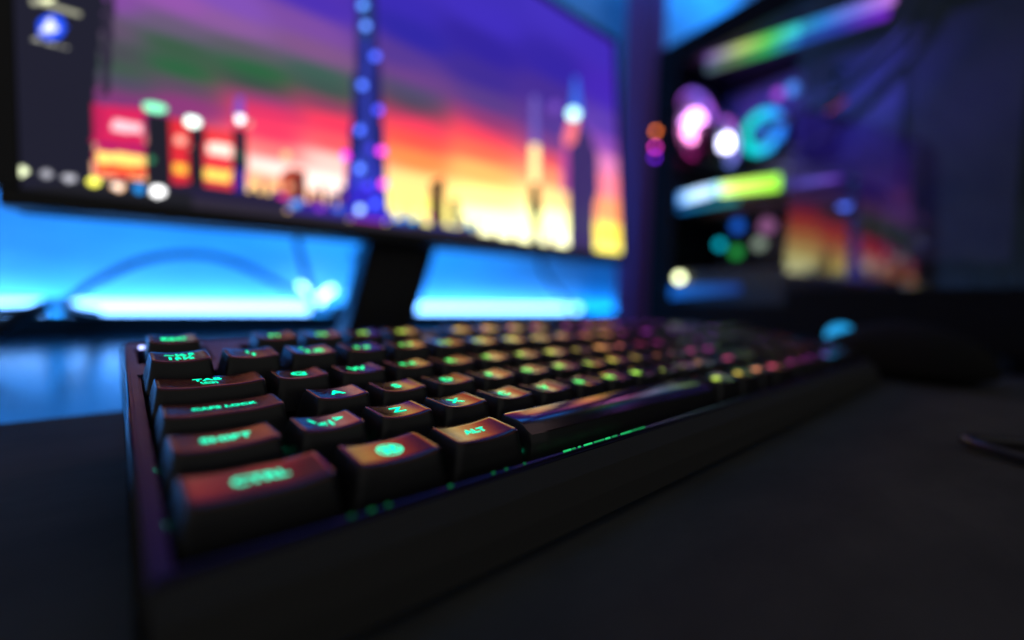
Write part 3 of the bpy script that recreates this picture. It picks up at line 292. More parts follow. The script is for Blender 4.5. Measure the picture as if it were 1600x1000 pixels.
# upper part of the wallpaper, above what the photograph frames: glowing clouds
EXTRA_PTS = [
 (0.08,0.20,140,70,165,1),(0.16,0.225,90,50,180,1),(0.24,0.255,62,42,185,1),(0.33,0.29,60,42,185,1),
 (0.08,0.25,80,40,160,1),(0.16,0.27,60,40,170,1),(0.08,0.31,50,34,150,1),(0.22,0.31,50,36,160,1),(0.40,0.315,60,42,185,1),
]
SCREEN_POLYS.append([[[0,0.165],[0.052,0.18],[0.052,0.33],[0,0.33]],[27,27,45],1])
NU, NV = 470, 245
us = np.linspace(SW0, SW1, NU); vs = np.linspace(SH0, SH1, NV)
cols = screen_colours(us, vs)
sm = bpy.data.meshes.new('screen')
verts = [(float(u), float(v), 0.0) for v in vs for u in us]
faces = [(j * NU + i, j * NU + i + 1, (j + 1) * NU + i + 1, (j + 1) * NU + i) for j in range(NV - 1) for i in range(NU - 1)]
sm.from_pydata(verts, [], faces); sm.update()
at = sm.color_attributes.new('glow', 'FLOAT_COLOR', 'POINT')
arr = np.ones((NV * NU, 4), dtype=np.float32); arr[:, :3] = cols.reshape(-1, 3)
at.data.foreach_set('color', arr.ravel())
obj('screen', sm, emit_attr('screen_picture', 1.0), mon)
def bezel_mesh():
    bm = bmesh.new()
    e = 0.009; zf = 0.0018
    x0, x1, y0, y1 = SW0, SW1, SH0, SH1
    add_box(bm, x0 - e, x1 + e, y0 - 0.0105, y0, -0.014, zf, 0.0008)
    add_box(bm, x0 - e, x1 + e, y1, y1 + e, -0.014, zf, 0.0008)
    add_box(bm, x0 - e - 0.03, x0, y0 + 0.0001, y1 - 0.0001, -0.0139, zf - 0.0002, 0.0008)
    add_box(bm, x1, x1 + e, y0 + 0.0001, y1 - 0.0001, -0.0139, zf - 0.0002, 0.0008)
    return bm
obj('bezel', bezel_mesh(), M_black, mon)
obj('back_shell', box(SW0 - 0.008, SW1 + 0.008, SH0 - 0.009, SH1 + 0.008, -0.040, -0.0145, 0.006), M_blackm, mon)
obj('backlight_strip', box(0.1, 0.52, 0.2, 0.212, -0.0425, -0.0402), emit('backlight', (0.02, 0.5, 1.5), 1), mon)  # unseen glowing strip added to go with the fill behind the monitor
Minv = (Matrix.Translation(MB) @ Mmon).inverted()
def neck():
    bm = bmesh.new()
    top = [(0.205, 0.365, 0.13), (0.287, 0.365, 0.13), (0.287, 0.395, 0.13), (0.205, 0.395, 0.13)]
    bot = [(0.166, 0.365, DZ + 0.006), (0.238, 0.365, DZ + 0.006), (0.238, 0.395, DZ + 0.006), (0.166, 0.395, DZ + 0.006)]
    vt = [bm.verts.new(Minv @ Vector(p)) for p in top]; vb = [bm.verts.new(Minv @ Vector(p)) for p in bot]
    for i in range(4): bm.faces.new((vb[i], vb[(i + 1) % 4], vt[(i + 1) % 4], vt[i]))
    bm.faces.new(vt); bm.faces.new(vb[::-1])
    bmesh.ops.bevel(bm, geom=list(bm.edges), offset=0.003, segments=2, affect='EDGES')
    return bm
obj('stand_neck', neck(), M_black, mon)
sb = box(0.10, 0.33, 0.31, 0.47, DZ + 0.0003, DZ + 0.006, 0.002)
for v in sb.verts: v.co = Minv @ v.co
obj('stand_base', sb, M_blackm, mon)

# ------------------------------------------------------------------ cables behind the monitor
def cable(pts, r, label, group=None):
    return tag(obj('cable', tube(pts, r), M_cable, smooth=True), label, 'cable', group)
cable([(-0.30, 0.66, -0.02), (-0.16, 0.648, -0.0), (-0.0591, 0.63, 0.0074), (-0.0197, 0.625, 0.0358), (0.0208, 0.62, 0.0623), (0.0652, 0.62, 0.0736), (0.107, 0.62, 0.071), (0.1531, 0.63, 0.0521), (0.2042, 0.64, 0.0244), (0.25, 0.66, 0.002)], 0.0042,
      'dark cable arching up in front of the blue wall left of the stand')
cable([(-0.16, 0.42, DZ + 0.003), (-0.120, 0.44, -0.022), (-0.0858, 0.45, -0.0122), (-0.0725, 0.45, -0.0027), (-0.0602, 0.455, 0.0074), (-0.0456, 0.47, 0.0142), (-0.04, 0.53, 0.010), (-0.03, 0.60, 0.003), (-0.02, 0.66, -0.001)], 0.0048,
      'black cable rising over the desk at the left edge of the picture')
cable([(0.186, 0.50, 0.20), (0.188, 0.57, 0.14), (0.1892, 0.60, 0.116), (0.1952, 0.60, 0.0808), (0.2129, 0.61, 0.0316), (0.235, 0.65, 0.004)], 0.0042,
      'dark cable hanging down from behind the monitor, left of the stand')
cable([(0.67, 0.50, 0.22), (0.685, 0.58, 0.14), (0.6931, 0.62, 0.1074), (0.725, 0.62, 0.0672), (0.8023, 0.64, 0.0257), (0.84, 0.66, 0.0)], 0.0045,
      'dark cable hanging in front of the wall right of the stand')

# plug cluster between the strips
pl = thing('power_plug', 'dark plug with two lit ends between the LED strips beside the stand', 'plug', (0.285, 0.66, -0.0033))
obj('plug_body', box(-0.028, 0.020, -0.012, 0.010, 0.0, 0.016, 0.003), M_cable, pl)
obj('plug_body', box(0.022, 0.046, -0.010, 0.012, 0.0, 0.009, 0.002), M_cable, pl)
obj('plug_cord', tube([(0.0, 0, 0.014), (0.008, 0.004, 0.03), (0.022, 0.01, 0.05), (0.024, 0.015, 0.075), (0.01, 0.0, 0.10)], 0.0035), M_cable, pl, True)
M_hot = emit('led_hot', (2.6, 6.5, 9.5), 1.0)
def flare(pts, r): return tube(pts, r, seg=8, sub=4)
obj('led_end', flare([(-0.062, 0.04, 0.045), (-0.048, 0.04, 0.032), (-0.034, 0.04, 0.020)], 0.0035), M_hot, pl, True)
obj('led_end', flare([(-0.034, 0.035, 0.014), (-0.028, 0.035, 0.026), (-0.010, 0.035, 0.040)], 0.005), M_hot, pl, True)
obj('led_end', flare([(0.010, 0.03, 0.026), (0.028, 0.03, 0.034), (0.036, 0.03, 0.028)], 0.005), emit('led_hot2', (0.8, 2.6, 3.6), 1), pl, True)

# dark curtain between monitor and computer
def curtain():
    bm = bmesh.new()
    n = 60; x0, x1 = 0.985, 1.150
    z0, z1 = -0.75, 2.3
    cf = []; cb = []
    for i in range(n + 1):
        t = i / n
        x = x0 + (x1 - x0) * t
        y = 0.62 + 0.012 * math.sin(t * 2 * PI * 3.2 + 0.5) + 0.005 * math.sin(t * 2 * PI * 8)
        cf.append((x, y)); cb.append((x, y + 0.003))
    loop = cf + cb[::-1]
    vb = [bm.verts.new((x, y, z0)) for x, y in loop]; vt = [bm.verts.new((x, y, z1)) for x, y in loop]
    m = len(loop)
    for i in range(m):
        bm.faces.new((vb[i], vb[(i + 1) % m], vt[(i + 1) % m], vt[i]))
    for i in range(n):
        bm.faces.new((vt[i], vt[i + 1], vt[m - 2 - i], vt[m - 1 - i]))
    bmesh.ops.recalc_face_normals(bm, faces=bm.faces)
    return bm
tag(obj('curtain', curtain(), plastic('curtain_cloth', (0.30, 0.09, 0.26), 0.85, ior=1.3, bump=0.3, scale=700), smooth=True), 'dark violet curtain hanging between the monitor and the computer', 'curtain')

# ------------------------------------------------------------------ keyboard
ZO = -0.0088; TILT = 0.134
ct, st = math.cos(TILT), math.sin(TILT)
def loc_y(y, z): return y * ct + (z - ZO) * st
def loc_z(y, z): return -y * st + (z - ZO) * ct
U = 0.01905
KY = [.0094, .0287, .0480, .0674, .0869, .1205]
KZ = [-.0023, .0007, .0032, .0065, .0113, .0139]
RY = [loc_y(a, b) for a, b in zip(KY, KZ)]; RZ = [loc_z(a, b) for a, b in zip(KY, KZ)]
kb = thing('mechanical_keyboard', 'black mechanical keyboard with glowing green to purple legends, in sharp focus in front', 'keyboard', (0, 0, ZO), (TILT, 0, 0))
XL, XR = -0.0026, 22.5 * U + 0.0026
YF, YB = -0.0045, 0.1435
def plate_mesh():
    """top plate with openings for each block of keys"""
    xs = [XL, 0.0004, 1.12*U, 1.75*U, 5.9*U, 6.5*U, 10.72*U, 11.15*U, 15.05*U, 15.2*U, 16.2*U, 17.3*U, 18.3*U, 18.45*U, 22.53*U, XR]
    rF0, rF1 = RY[5] - 0.0098, RY[5] + 0.0098
    a1 = RY[4] + 0.0100; a0 = YF + 0.0022; c1 = RY[1] + 0.0098; n0 = RY[3] - 0.0098
    ys = [YF, a0, RY[0] + 0.0098, c1, n0, a1, rF0, rF1, YB]
    def hole(x, y):
        if a0 < y < a1:
            if 0.0004 < x < 15.05*U: return True
            if 18.45*U < x < 22.53*U: return True
            if 15.2*U < x < 18.3*U:
                if n0 < y: return True
                if y < RY[0] + 0.0098: return True
                if y < c1 and 16.2*U < x < 17.3*U: return True
        if rF0 < y < rF1:
            for p, q in ((0.0004, 1.12*U), (1.75*U, 5.9*U), (6.5*U, 10.72*U), (11.15*U, 15.05*U), (15.2*U, 18.3*U)):
                if p < x < q: return True
        return False
    bm = bmesh.new(); vd = {}
    def V(x, y, z):
        k = (round(x, 6), round(y, 6), round(z, 6))
        if k not in vd: vd[k] = bm.verts.new(k)
        return vd[k]
    solid = {}
    for i in range(len(xs) - 1):
        for j in range(len(ys) - 1):
            solid[i, j] = not hole((xs[i] + xs[i + 1]) / 2, (ys[j] + ys[j + 1]) / 2)
    T = 0.0; Bz = -0.0065
    for (i, j), s in solid.items():
        if not s: continue
        a, b, c, d = xs[i], xs[i + 1], ys[j], ys[j + 1]
        bm.faces.new((V(a, c, T), V(b, c, T), V(b, d, T), V(a, d, T)))
        for di, dj, e0, e1 in ((-1, 0, (a, d), (a, c)), (1, 0, (b, c), (b, d)), (0, -1, (a, c), (b, c)), (0, 1, (b, d), (a, d))):
            if not solid.get((i + di, j + dj), False):
                bm.faces.new((V(*e0, Bz), V(*e1, Bz), V(*e1, T), V(*e0, T)))
    es = [e for e in bm.edges if len(e.link_faces) == 2 and abs(e.link_faces[0].normal.dot(e.link_faces[1].normal)) < 0.5]
    bm.normal_update()
    es = [e for e in bm.edges if len(e.link_faces) == 2 and e.link_faces[0].normal.dot(e.link_faces[1].normal) < 0.5 and all(abs(v.co.z - T) < 1e-6 for v in e.verts)]
    bmesh.ops.bevel(bm, geom=es, offset=0.0007, segments=2, affect='EDGES', clamp_overlap=True)
    return bm
obj('top_plate', plate_mesh(), M_plate, kb)
obj('well_floor', box(XL + 0.0008, XR - 0.0008, YF + 0.0006, YB - 0.0006, -0.0085, -0.0066), M_well, kb)
def case_mesh():
    # lower body: bulged sides below the plate, sloping front lip
    bm = bmesh.new()
    prof = [(YF - 0.0003, -0.0009), (YF - 0.0050, -0.0040), (YF - 0.0085, -0.0090), (YF - 0.0105, -0.0140), (YF, -0.0150), (YB, -0.0155), (YB + 0.0025, -0.012), (YB + 0.0003, -0.0009)]
    inner = [(YF + 0.0002, -0.0086), (YB - 0.0002, -0.0086)]
    n = 1
    ends = [XL - 0.0001, XR + 0.0001]
    V0 = [[bm.verts.new((x, y, z)) for (y, z) in prof] for x in ends]
    m = len(prof)
    for k in range(m - 1):
        bm.faces.new((V0[0][k], V0[0][k + 1], V0[1][k + 1], V0[1][k]))
    I = [[bm.verts.new((x, y, z)) for (y, z) in inner] for x in ends]
    bm.faces.new((V0[0][0], V0[1][0], I[1][0], I[0][0]))
    bm.faces.new((V0[0][m - 1], I[0][1], I[1][1], V0[1][m - 1]))
    for e in (0, 1):
        f = V0[e][:]
        bm.faces.new(f)
    bmesh.ops.recalc_face_normals(bm, faces=bm.faces)
    return bm
obj('case_body', case_mesh(), M_case, kb)
# side skirts (rounded strip that catches the blue wall)
def skirt(x, s):
    bm = bmesh.new()
    prof = [(0.0, -0.0006), (s * 0.0007, -0.0016), (s * 0.0012, -0.004), (s * 0.0012, -0.012), (s * 0.0004, -0.0150), (0.0, -0.0150)]
    A = [bm.verts.new((x + a, YF - 0.002, b)) for a, b in prof]; B = [bm.verts.new((x + a, YB + 0.001, b)) for a, b in prof]
    n = len(prof)
    for i in range(n): bm.faces.new((A[i], A[(i + 1) % n], B[(i + 1) % n], B[i]))
    bm.faces.new(A); bm.faces.new(B[::-1])
    bmesh.ops.recalc_face_normals(bm, faces=bm.faces)
    return bm
obj('side_trim', skirt(XL - 0.0002, -1), M_gloss, kb, True)
obj('side_trim', skirt(XR + 0.0002, 1), M_gloss, kb, True)
# rear feet reaching the mat
for fx in (0.045, 0.385):
    yy = 0.125
    zw = ZO + yy * st - 0.0155 * ct
    obj('rear_foot', box(fx - 0.008, fx + 0.008, yy - 0.004, yy + 0.004, -0.0155 - (zw - MZ) * 1.0 - 0.0005, -0.0150, 0.001), M_blackm, kb)

def hue_at(u, row):
    yy = [0.5, 1.5, 2.5, 3.5, 4.5, 6.1][row]
    t = u + 0.9 * yy
    stops = [(0, (0.00, .75, .46)), (5, (0.0, .75, .36)), (7.0, (.02, .75, .20)), (9, (.16, .75, .09)), (10.8, (.50, .80, .08)), (12.2, (.75, .60, .08)), (13.4, (.75, .26, .12)), (14.8, (.62, .06, .16)), (16.5, (.5, .03, .38)), (20, (.28, .03, .6)), (30, (.06, .05, .4))]
    for (a, ca), (b, cb) in zip(stops, stops[1:]):
        if a <= t <= b:
            k = (t - a) / (b - a)
            return [x + (y - x) * k for x, y in zip(ca, cb)], t
    return list(stops[-1][1]), t

DISH = 0.00065
TOPTILT = [-3.5, -5.5, -5.2, -4, -1.5, 0]
def cap_shape(w, h, convex=False, tilt=0.0):
    """returns mesh data + surface function z(x,y) above cap top plane; origin at centre of the top"""
    tw, th = w / 2 - 0.0026, h / 2 - 0.0033
    tl = math.tan(math.radians(tilt))
    bw, bh = w / 2 - 0.0006, h / 2 - 0.0006
    H = 0.0092
    def zf(x, y):
        if convex: return tl * y - 0.0016 * max(0.0, (-(y) / th + 0.2)) ** 2 - 0.0002 * (x / tw) ** 8
        ex = min(tw, 0.0085)
        k = max(0.0, (abs(x) - (tw - ex)) / ex)
        return DISH * 1.25 * (k * k) - DISH + tl * y
    bm = bmesh.new()
    nx = max(14, int(14 * tw / 0.007)) if not convex else 16
    nx = min(nx, 44); ny = 8
    # rounded-corner top outline by pulling in the grid corners
    cr = 0.0011
    grid = []
    for j in range(ny + 1):
        row = []
        for i in range(nx + 1):
            x = -tw + 2 * tw * i / nx; y = -th + 2 * th * j / ny
            dx = max(0, abs(x) - (tw - cr)); dy = max(0, abs(y) - (th - cr))
            if dx > 0 and dy > 0:
                L_ = math.hypot(dx, dy); 
                m_ = max(dx, dy) / L_
                x = math.copysign((tw - cr) + dx * m_, x); y = math.copysign((th - cr) + dy * m_, y)
            row.append(bm.verts.new((x, y, zf(x, y))))
        grid.append(row)
    for j in range(ny):
        for i in range(nx):
            bm.faces.new((grid[j][i], grid[j][i + 1], grid[j + 1][i + 1], grid[j + 1][i]))
    per = [grid[0][i] for i in range(nx)] + [grid[j][nx] for j in range(ny)] + [grid[ny][nx - i] for i in range(nx)] + [grid[ny - j][0] for j in range(ny)]
    # small rounded shoulder then walls
    prev = per
    for (off, dz) in ((0.00022, -0.00010), (0.00036, -0.00034), ('mid', -0.40 * H), (None, -H)):
        ring = []
        for v in per:
            x, y, z = v.co
            if off == 'mid':
                k_ = 0.5
                nv = (x * (1 + (bw / tw - 1) * k_), y * (1 + (bh / th - 1) * k_), z * 0.6 + dz)
            elif off is None:
                fx, fy = bw / tw, bh / th
                nv = (x * fx, y * fy, -H)
            else:
                nv = (x * (1 + off / tw), y * (1 + off / th), z + dz)
            ring.append(bm.verts.new(nv))
        n = len(per)
        for i in range(n):
            f = bm.faces.new((prev[i], ring[i], ring[(i + 1) % n], prev[(i + 1) % n]))
            if off in ('mid', None): f.material_index = 1
        prev = ring
    bmesh.ops.recalc_face_normals(bm, faces=bm.faces)
    for f in bm.faces: f.smooth = True
    for e in bm.edges:
        if len(e.link_faces) == 2 and e.calc_face_angle(0) > 0.9: e.smooth = False
    return bm, zf

_text_cache = {}
def text_bm(s, size):
    cu = bpy.data.curves.new('t', 'FONT'); cu.body = s; cu.size = size; cu.align_x = 'CENTER'; cu.align_y = 'CENTER'
    cu.resolution_u = 6; cu.offset = size * 0.034; cu.extrude = 0; cu.space_character = 1.05
    o = bpy.data.objects.new('t', cu); COL.objects.link(o)
    bpy.context.view_layer.update()
    dg = bpy.context.evaluated_depsgraph_get()
    me = bpy.data.meshes.new_from_object(o.evaluated_get(dg))
    bpy.data.objects.remove(o); bpy.data.curves.remove(cu)
    bm = bmesh.new(); bm.from_mesh(me); bpy.data.meshes.remove(me)
    return bm

def legend_obj(parent, lines, zf, col):
    bm = bmesh.new()
    for (s, size, x, y) in lines:
        if s == '@logo':
            t = bmesh.new()
            bmesh.ops.create_circle(t, cap_ends=True, segments=20, radius=size * 0.5)
            t2 = disc(size * 0.5, 0.0001, 'Z', 20)
            t.free(); t = bmesh.new()
            # small window emblem in a ring
            for a in range(4):
                sx = 1 if a % 2 else -1; sy = 1 if a // 2 else -1
                q = size * 0.30; gp = size * 0.035
                vs_ = [t.verts.new((sx * gp, sy * gp, 0)), t.verts.new((sx * q, sy * gp, 0)), t.verts.new((sx * q, sy * q, 0)), t.verts.new((sx * gp, sy * q, 0))]
                t.faces.new(vs_)
            for k in range(24):
                a0 = 2 * PI * k / 24; a1 = 2 * PI * (k + 1) / 24
                ro, ri = size * 0.56, size * 0.46
                t.faces.new([t.verts.new((r_ * math.cos(a_), r_ * math.sin(a_), 0)) for r_, a_ in ((ri, a0), (ro, a0), (ro, a1), (ri, a1))])
            t2.free()
        elif s == '@tabs':
            t = bmesh.new()
            for yy_, sg in ((0.0007, -1), (-0.0007, 1)):
                def q(pts): t.faces.new([t.verts.new((sg * a, yy_ + b, 0)) for a, b in pts])
                q([(-0.0018, -0.0002), (0.0006, -0.0002), (0.0006, 0.0002), (-0.0018, 0.0002)])
                q([(0.0006, -0.0006), (0.0015, 0), (0.0006, 0.0006)])
                q([(0.0016, -0.0006), (0.0020, -0.0006), (0.0020, 0.0006), (0.0016, 0.0006)])
        elif s.startswith('@ar'):
            t = bmesh.new(); an = {'l': PI, 'r': 0, 'u': PI / 2, 'd': -PI / 2}[s[3]]
            for pts in ([(-0.002, -0.0003), (0.0005, -0.0003), (0.0005, 0.0003), (-0.002, 0.0003)], [(0.0005, -0.0012), (0.0022, 0), (0.0005, 0.0012)]):
                t.faces.new([t.verts.new((a * math.cos(an) - b * math.sin(an), a * math.sin(an) + b * math.cos(an), 0)) for a, b in pts])
        else:
            t = text_bm(s, size)
        for v in t.verts: v.co.x += x; v.co.y += y
        me = bpy.data.meshes.new('q'); t.to_mesh(me); t.free()
        bm.from_mesh(me); bpy.data.meshes.remove(me)
    for v in bm.verts: v.co.z = zf(v.co.x, v.co.y) + 0.00008
    o = obj('legend', bm, M_leg, parent)
    o.color = (*col, 1)
    return o

dark_u = 0
def key(kind, u0, w, row, lines, h=1.0, yoff=0.0, dz=0.0, gain=1.0, convex=False, label=None):
    bm, zf = cap_shape(w * U, h * U, convex, TOPTILT[row] if h < 1.5 else 0)
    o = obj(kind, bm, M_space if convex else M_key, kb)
    o.data.materials.append(M_keyside)
    uc = u0 + w / 2
    o.location = (uc * U, RY[row] + yoff * U, RZ[row] + dz)
    o.rotation_euler = (math.radians(random.uniform(-.5, .5)), math.radians(random.uniform(-.7, .7)), math.radians(random.uniform(-.5, .5)))
    o.location.z += random.uniform(-0.00012, 0.00012)
    if label: o['label'] = label
    c, t = hue_at(uc, row)
    fall = 2.5 if t < 13 else 2.9
    if lines:
        legend_obj(o, lines, zf, [x * fall * gain for x in c])
    return o

def L1(s, size=0.0055): return [(s, size, 0, 0.0002)]
def LW(s, size=0.0036, x=0.0): return [(s, size, x, 0.0)]
def L2(a, b): return [(a, 0.0036, -0.0006, 0.0020), (b, 0.0040, -0.0006, -0.0020)]
def Lh(a, b): return [(a, 0.0042, -0.0018, 0.0002), (b, 0.0040, 0.0020, 0.0)]
# function row
key('function_key', 0.06, 1.0, 5, LW('ESC', 0.0044), gain=1.1)
fx = [1.82, 2.80, 3.80, 4.82, 6.56, 7.56, 8.60, 9.66, 11.2, 12.2, 13.2, 14.1]
for i, x in enumerate(fx):
    key('function_key', x, 1.0 if i < 11 else 0.95, 5, LW('F%d' % (i + 1), 0.0046))
for i, s in enumerate(('PRT', 'SCR', 'PSE')): key('function_key', 15.25 + i, 1, 5, LW(s, 0.003))
# number row
key('number_key', 0, 1, 4, [('~\u00bd\u00a7', 0.0040, 0, 0.0021), ('1\u00a7\u00bd', 0.0040, 0.0, -0.0021)])
sh = ['!', '@', '#', '$', '%', '^', '&', '*', '(', ')', '_', '+']
for i, s in enumerate('1234567890-='):
    if i == 0: ln = [('!', 0.0040, -0.0006, 0.0019), ('1', 0.0044, 0.0006, -0.0018)]
    elif i == 1: ln = [('"', 0.0040, -0.0022, 0.0022), ('2', 0.0042, -0.0014, -0.0012), ('@', 0.0036, 0.0026, -0.001)]
    else: ln = Lh(s, sh[i])
    key('number_key', 1 + i, 1, 4, ln)
key('modifier_key', 13, 2, 4, LW('BACK'))
# tab row
key('modifier_key', 0, 1.55, 3, [('TAB', 0.0036, -0.0006, 0.0022), ('@tabs', 1, -0.0006, -0.0016)])
for i, s in enumerate('QWERTYUIOP[]'):
    key('letter_key', 1.5 + i, 1, 3, Lh('E', '\u20ac') if s == 'E' else L1(s))
key('modifier_key', 13.5, 1.5, 3, None)
key('modifier_key', 13.75, 1.25, 2, LW('ENTER', 0.003))
# caps row
key('modifier_key', 0, 1.55, 2, LW('CAPS LOCK', 0.0025, 0.0002))
for i, s in enumerate("ASDFGHJKL;'#"): key('letter_key', 1.75 + i, 1, 2, L1(s))
# shift row
key('modifier_key', 0, 1.25, 1, LW('SHIFT', 0.0036, 0.0003))
key('letter_key', 1.25, 1, 1, [('\\', 0.0038, -0.0032, 0.0012), ('<', 0.0038, -0.0015, -0.0016), ('|', 0.0038, 0.0006, -0.0010), ('>', 0.0042, 0.0030, 0.0006)])
for i, s in enumerate("ZXCVBNM,./"): key('letter_key', 2.25 + i, 1, 1, L1(s))
key('modifier_key', 12.25, 2.75, 1, LW('SHIFT'))
# bottom row
key('modifier_key', 0, 1.5, 0, LW('CTRL', 0.0038, 0.0003))
key('modifier_key', 1.5, 1.25, 0, [('@logo', 0.0052, 0, 0)], gain=1.1)
key('modifier_key', 2.75, 1.25, 0, LW('ALT', 0.0036))
key('space_bar', 4.0, 6.0, 0, None, convex=True)
key('modifier_key', 10, 1.25, 0, LW('ALT'), gain=1.4)
key('modifier_key', 11.25, 1.25, 0, LW('FN'), gain=1.4)
key('modifier_key', 12.5, 1.0, 0, LW('MENU', 0.003), gain=1.3)
key('modifier_key', 13.5, 1.5, 0, LW('CTRL'), gain=1.3)
# navigation and arrows
for i, s in enumerate(('INS', 'HM', 'PU')): key('navigation_key', 15.25 + i, 1, 4, LW(s, 0.0032))
for i, s in enumerate(('DEL', 'END', 'PD')): key('navigation_key', 15.25 + i, 1, 3, LW(s, 0.0032))
key('arrow_key', 16.25, 1, 1, [('@aru', 1, 0, 0)])
for i, s in enumerate('ldr'): key('arrow_key', 15.25 + i, 1, 0, [('@ar' + s, 1, 0, 0)], gain=1.6)
# numeric pad
for r, ss in ((4, ('NUM', '/', '*', '-')), (3, '789'), (2, '456'), (1, '123')):
    for i, s in enumerate(ss): key('numpad_key', 18.5 + i, 1, r, LW(s, 0.0032 if len(s) > 1 else 0.005))
key('numpad_key', 21.5, 1, 3, LW('+'), h=2, yoff=-0.5)
key('numpad_key', 21.5, 1, 1, LW('ENT', 0.003), h=2, yoff=-0.5)
key('numpad_key', 18.5, 2, 0, LW('0', 0.005), gain=1.3); key('numpad_key', 20.5, 1, 0, LW('.', 0.005))

# switch housings with their small lights, glimpsed between the caps
M_sw = plastic('switch_housing', (0.02, 0.02, 0.022), 0.4)
def switch_led(u, row, dx, dy, s, r=0.0005, zz=-0.0050):
    c, t = hue_at(u, row)
    o = obj('switch_light', box(-r, r, -r, r, 0, 0.0012, r * 0.4), emit('sw', [x * s for x in c], 1.0), kb)
    o.location = (u * U + dx, RY[row] + dy, zz)
    return o
for (u, row) in ((0.5, 0), (0.5, 1), (1.25, 1), (1.25, 0), (2.75, 0), (4.0, 0), (2.25, 1), (3.25, 1), (0.0, 1)):
    switch_led(u + 0.02, row, 0, 0.0094, 2.0)
switch_led(4.0, 0, 0.0002, -0.0048, 1.2, 0.0003, -0.0022)     # green dot at the corner of the alt key
switch_led(0.03, 0, 0.0003, 0.0045, 0.5, 0.0007, -0.0040)
# light leaking out of the gap along the front lip
for (x0, x1, s) in ((.0262, .0272, .10), (.0300, .0312, .16), (.0335, .0345, .14), (.0480, .0488, .22), (.0600, .0606, .22), (.0640, .0645, .2), (.0700, .0704, .25), (.0845, .0875, .8), (.0880, .0893, .35), (.0905, .0915, .6), (.0930, .0965, .9), (.0975, .1020, .45), (.1028, .1050, .9), (.1060, .1085, .35), (.1105, .1160, .7), (.1165, .1200, .3), (.1205, .1235, .35)):
    c, t = hue_at(6, 0)
    o = obj('light_gap', box(x0, x1, -0.00018, 0.00018, -0.0001, 0.00032), emit('gap', (0.02 * s, 0.75 * s, 0.20 * s), 1.0), kb)
    o.location = (0, YF + 0.0012, 0.0)
glint = obj('indicator_light', box(-0.0009, 0.0009, -0.0009, 0.0009, 0, 0.0012, 0.0004), emit('ind', (1.2, 1.4, 3.0), 1.0), kb)  # glowing dot put in for a white-blue glint on the plate
glint.location = (0.0019, 0.1290, 0.0009)

# ------------------------------------------------------------------ mouse
def mouse_mesh():
    bm = bmesh.new()
    bmesh.ops.create_uvsphere(bm, u_segments=40, v_segments=24, radius=1.0)
    for v in bm.verts:
        x, y, z = v.co
        if z < 0: z *= 0.25
        w = 0.031 * (1 - 0.16 * math.exp(-((y - 0.1) / 0.35) ** 2))
        hgt = 0.038 * (1 - 0.22 * max(0, y) - 0.0 * y)
        sx = math.copysign(abs(x) ** 0.85, x)
        v.co = Vector((sx * w, y * 0.062, z * hgt))
    return bm
ms = thing('computer_mouse', 'black mouse with a lit blue scroll wheel, right of the keyboard', 'mouse', (0.476, -0.012, MZ + 0.0092), (0, 0, 0.12))
obj('shell', mouse_mesh(), M_blackm, ms, True)
w = obj('scroll_wheel', disc(0.0105, 0.0100, 'X', 28), emit('wheel', (0.015, 0.42, 0.95), 1.0), ms, True)
w.location = (0.0, 0.036, 0.0235)

# cable of the mouse lying on the mat
tag(obj('cable', tube([(0.470, 0.052, MZ + 0.012), (0.462, 0.09, MZ + 0.004), (0.470, 0.16, MZ + 0.003), (0.50, 0.26, DZ + 0.003), (0.52, 0.33, DZ + 0.003)], 0.0018), M_cable, smooth=True), 'thin black mouse cable running back over the desk mat', 'cable')
tag(obj('cable', tube([(0.20, -0.30, MZ + 0.0024), (0.245, -0.17, MZ + 0.0024), (0.248, -0.105, MZ + 0.0024), (0.262, -0.070, MZ + 0.004), (0.285, -0.085, MZ + 0.0024), (0.33, -0.16, MZ + 0.0024), (0.40, -0.30, MZ + 0.0024)], 0.0022, seg=18), plastic('cable_sheath', (0.05, 0.045, 0.05), 0.15), smooth=True), 'thin glossy black cable lying on the mat at the right edge', 'cable')

# ------------------------------------------------------------------ computer tower
TH = math.radians(8)
pc = thing('computer_tower', 'large black computer tower with a glass side and rainbow lighting inside, right of the monitor', 'computer', (0.655, 0.33, DZ), (0, 0, -TH))
# local axes: x = into the case, y = towards the wall; the front is at -y
HT = 0.458; LEN = 0.47; WID = 0.235; FL = 0.018
def P(s, b, z): return (b, -s, z - DZ)
obj('top_panel', box(0, WID, -LEN, 0, HT - 0.022, HT, 0.003), M_metal, pc)
obj('bottom_panel', box(0, WID, -LEN, 0, FL, FL + 0.012, 0.002), M_metal, pc)
obj('rear_panel', box(0.0, WID, -0.008, 0.0, FL + 0.0121, HT - 0.0221, 0.001), M_metal, pc)
obj('rear_pillar', box(0.0, 0.010, -0.030, -0.0081, FL + 0.0121, HT - 0.0221, 0.001), M_metal, pc)
obj('front_pillar', box(0.0, 0.016, -LEN, -LEN + 0.05, FL + 0.0121, HT - 0.0221, 0.001), M_metal, pc)
obj('far_side_panel', box(WID - 0.004, WID, -LEN + 0.0501, -0.0081, FL + 0.0121, HT - 0.0221), M_metal, pc)
obj('front_panel', box(0.0161, WID, -LEN, -LEN + 0.012, FL + 0.0121, HT - 0.0221, 0.002), M_metal, pc)
obj('motherboard_tray', box(0.170, 0.174, -LEN + 0.09, -0.012, FL + 0.10, HT - 0.03), plastic('tray_paint', (0.12, 0.12, 0.17), 0.6), pc)
obj('circuit_board', box(0.163, 0.1695, -0.27, -0.02, FL + 0.125, HT - 0.045, 0.001), M_board, pc)
obj('power_supply_shroud', box(0.012, 0.17, -LEN + 0.09, -0.031, FL + 0.0125, FL + 0.092, 0.003), M_metal, pc)
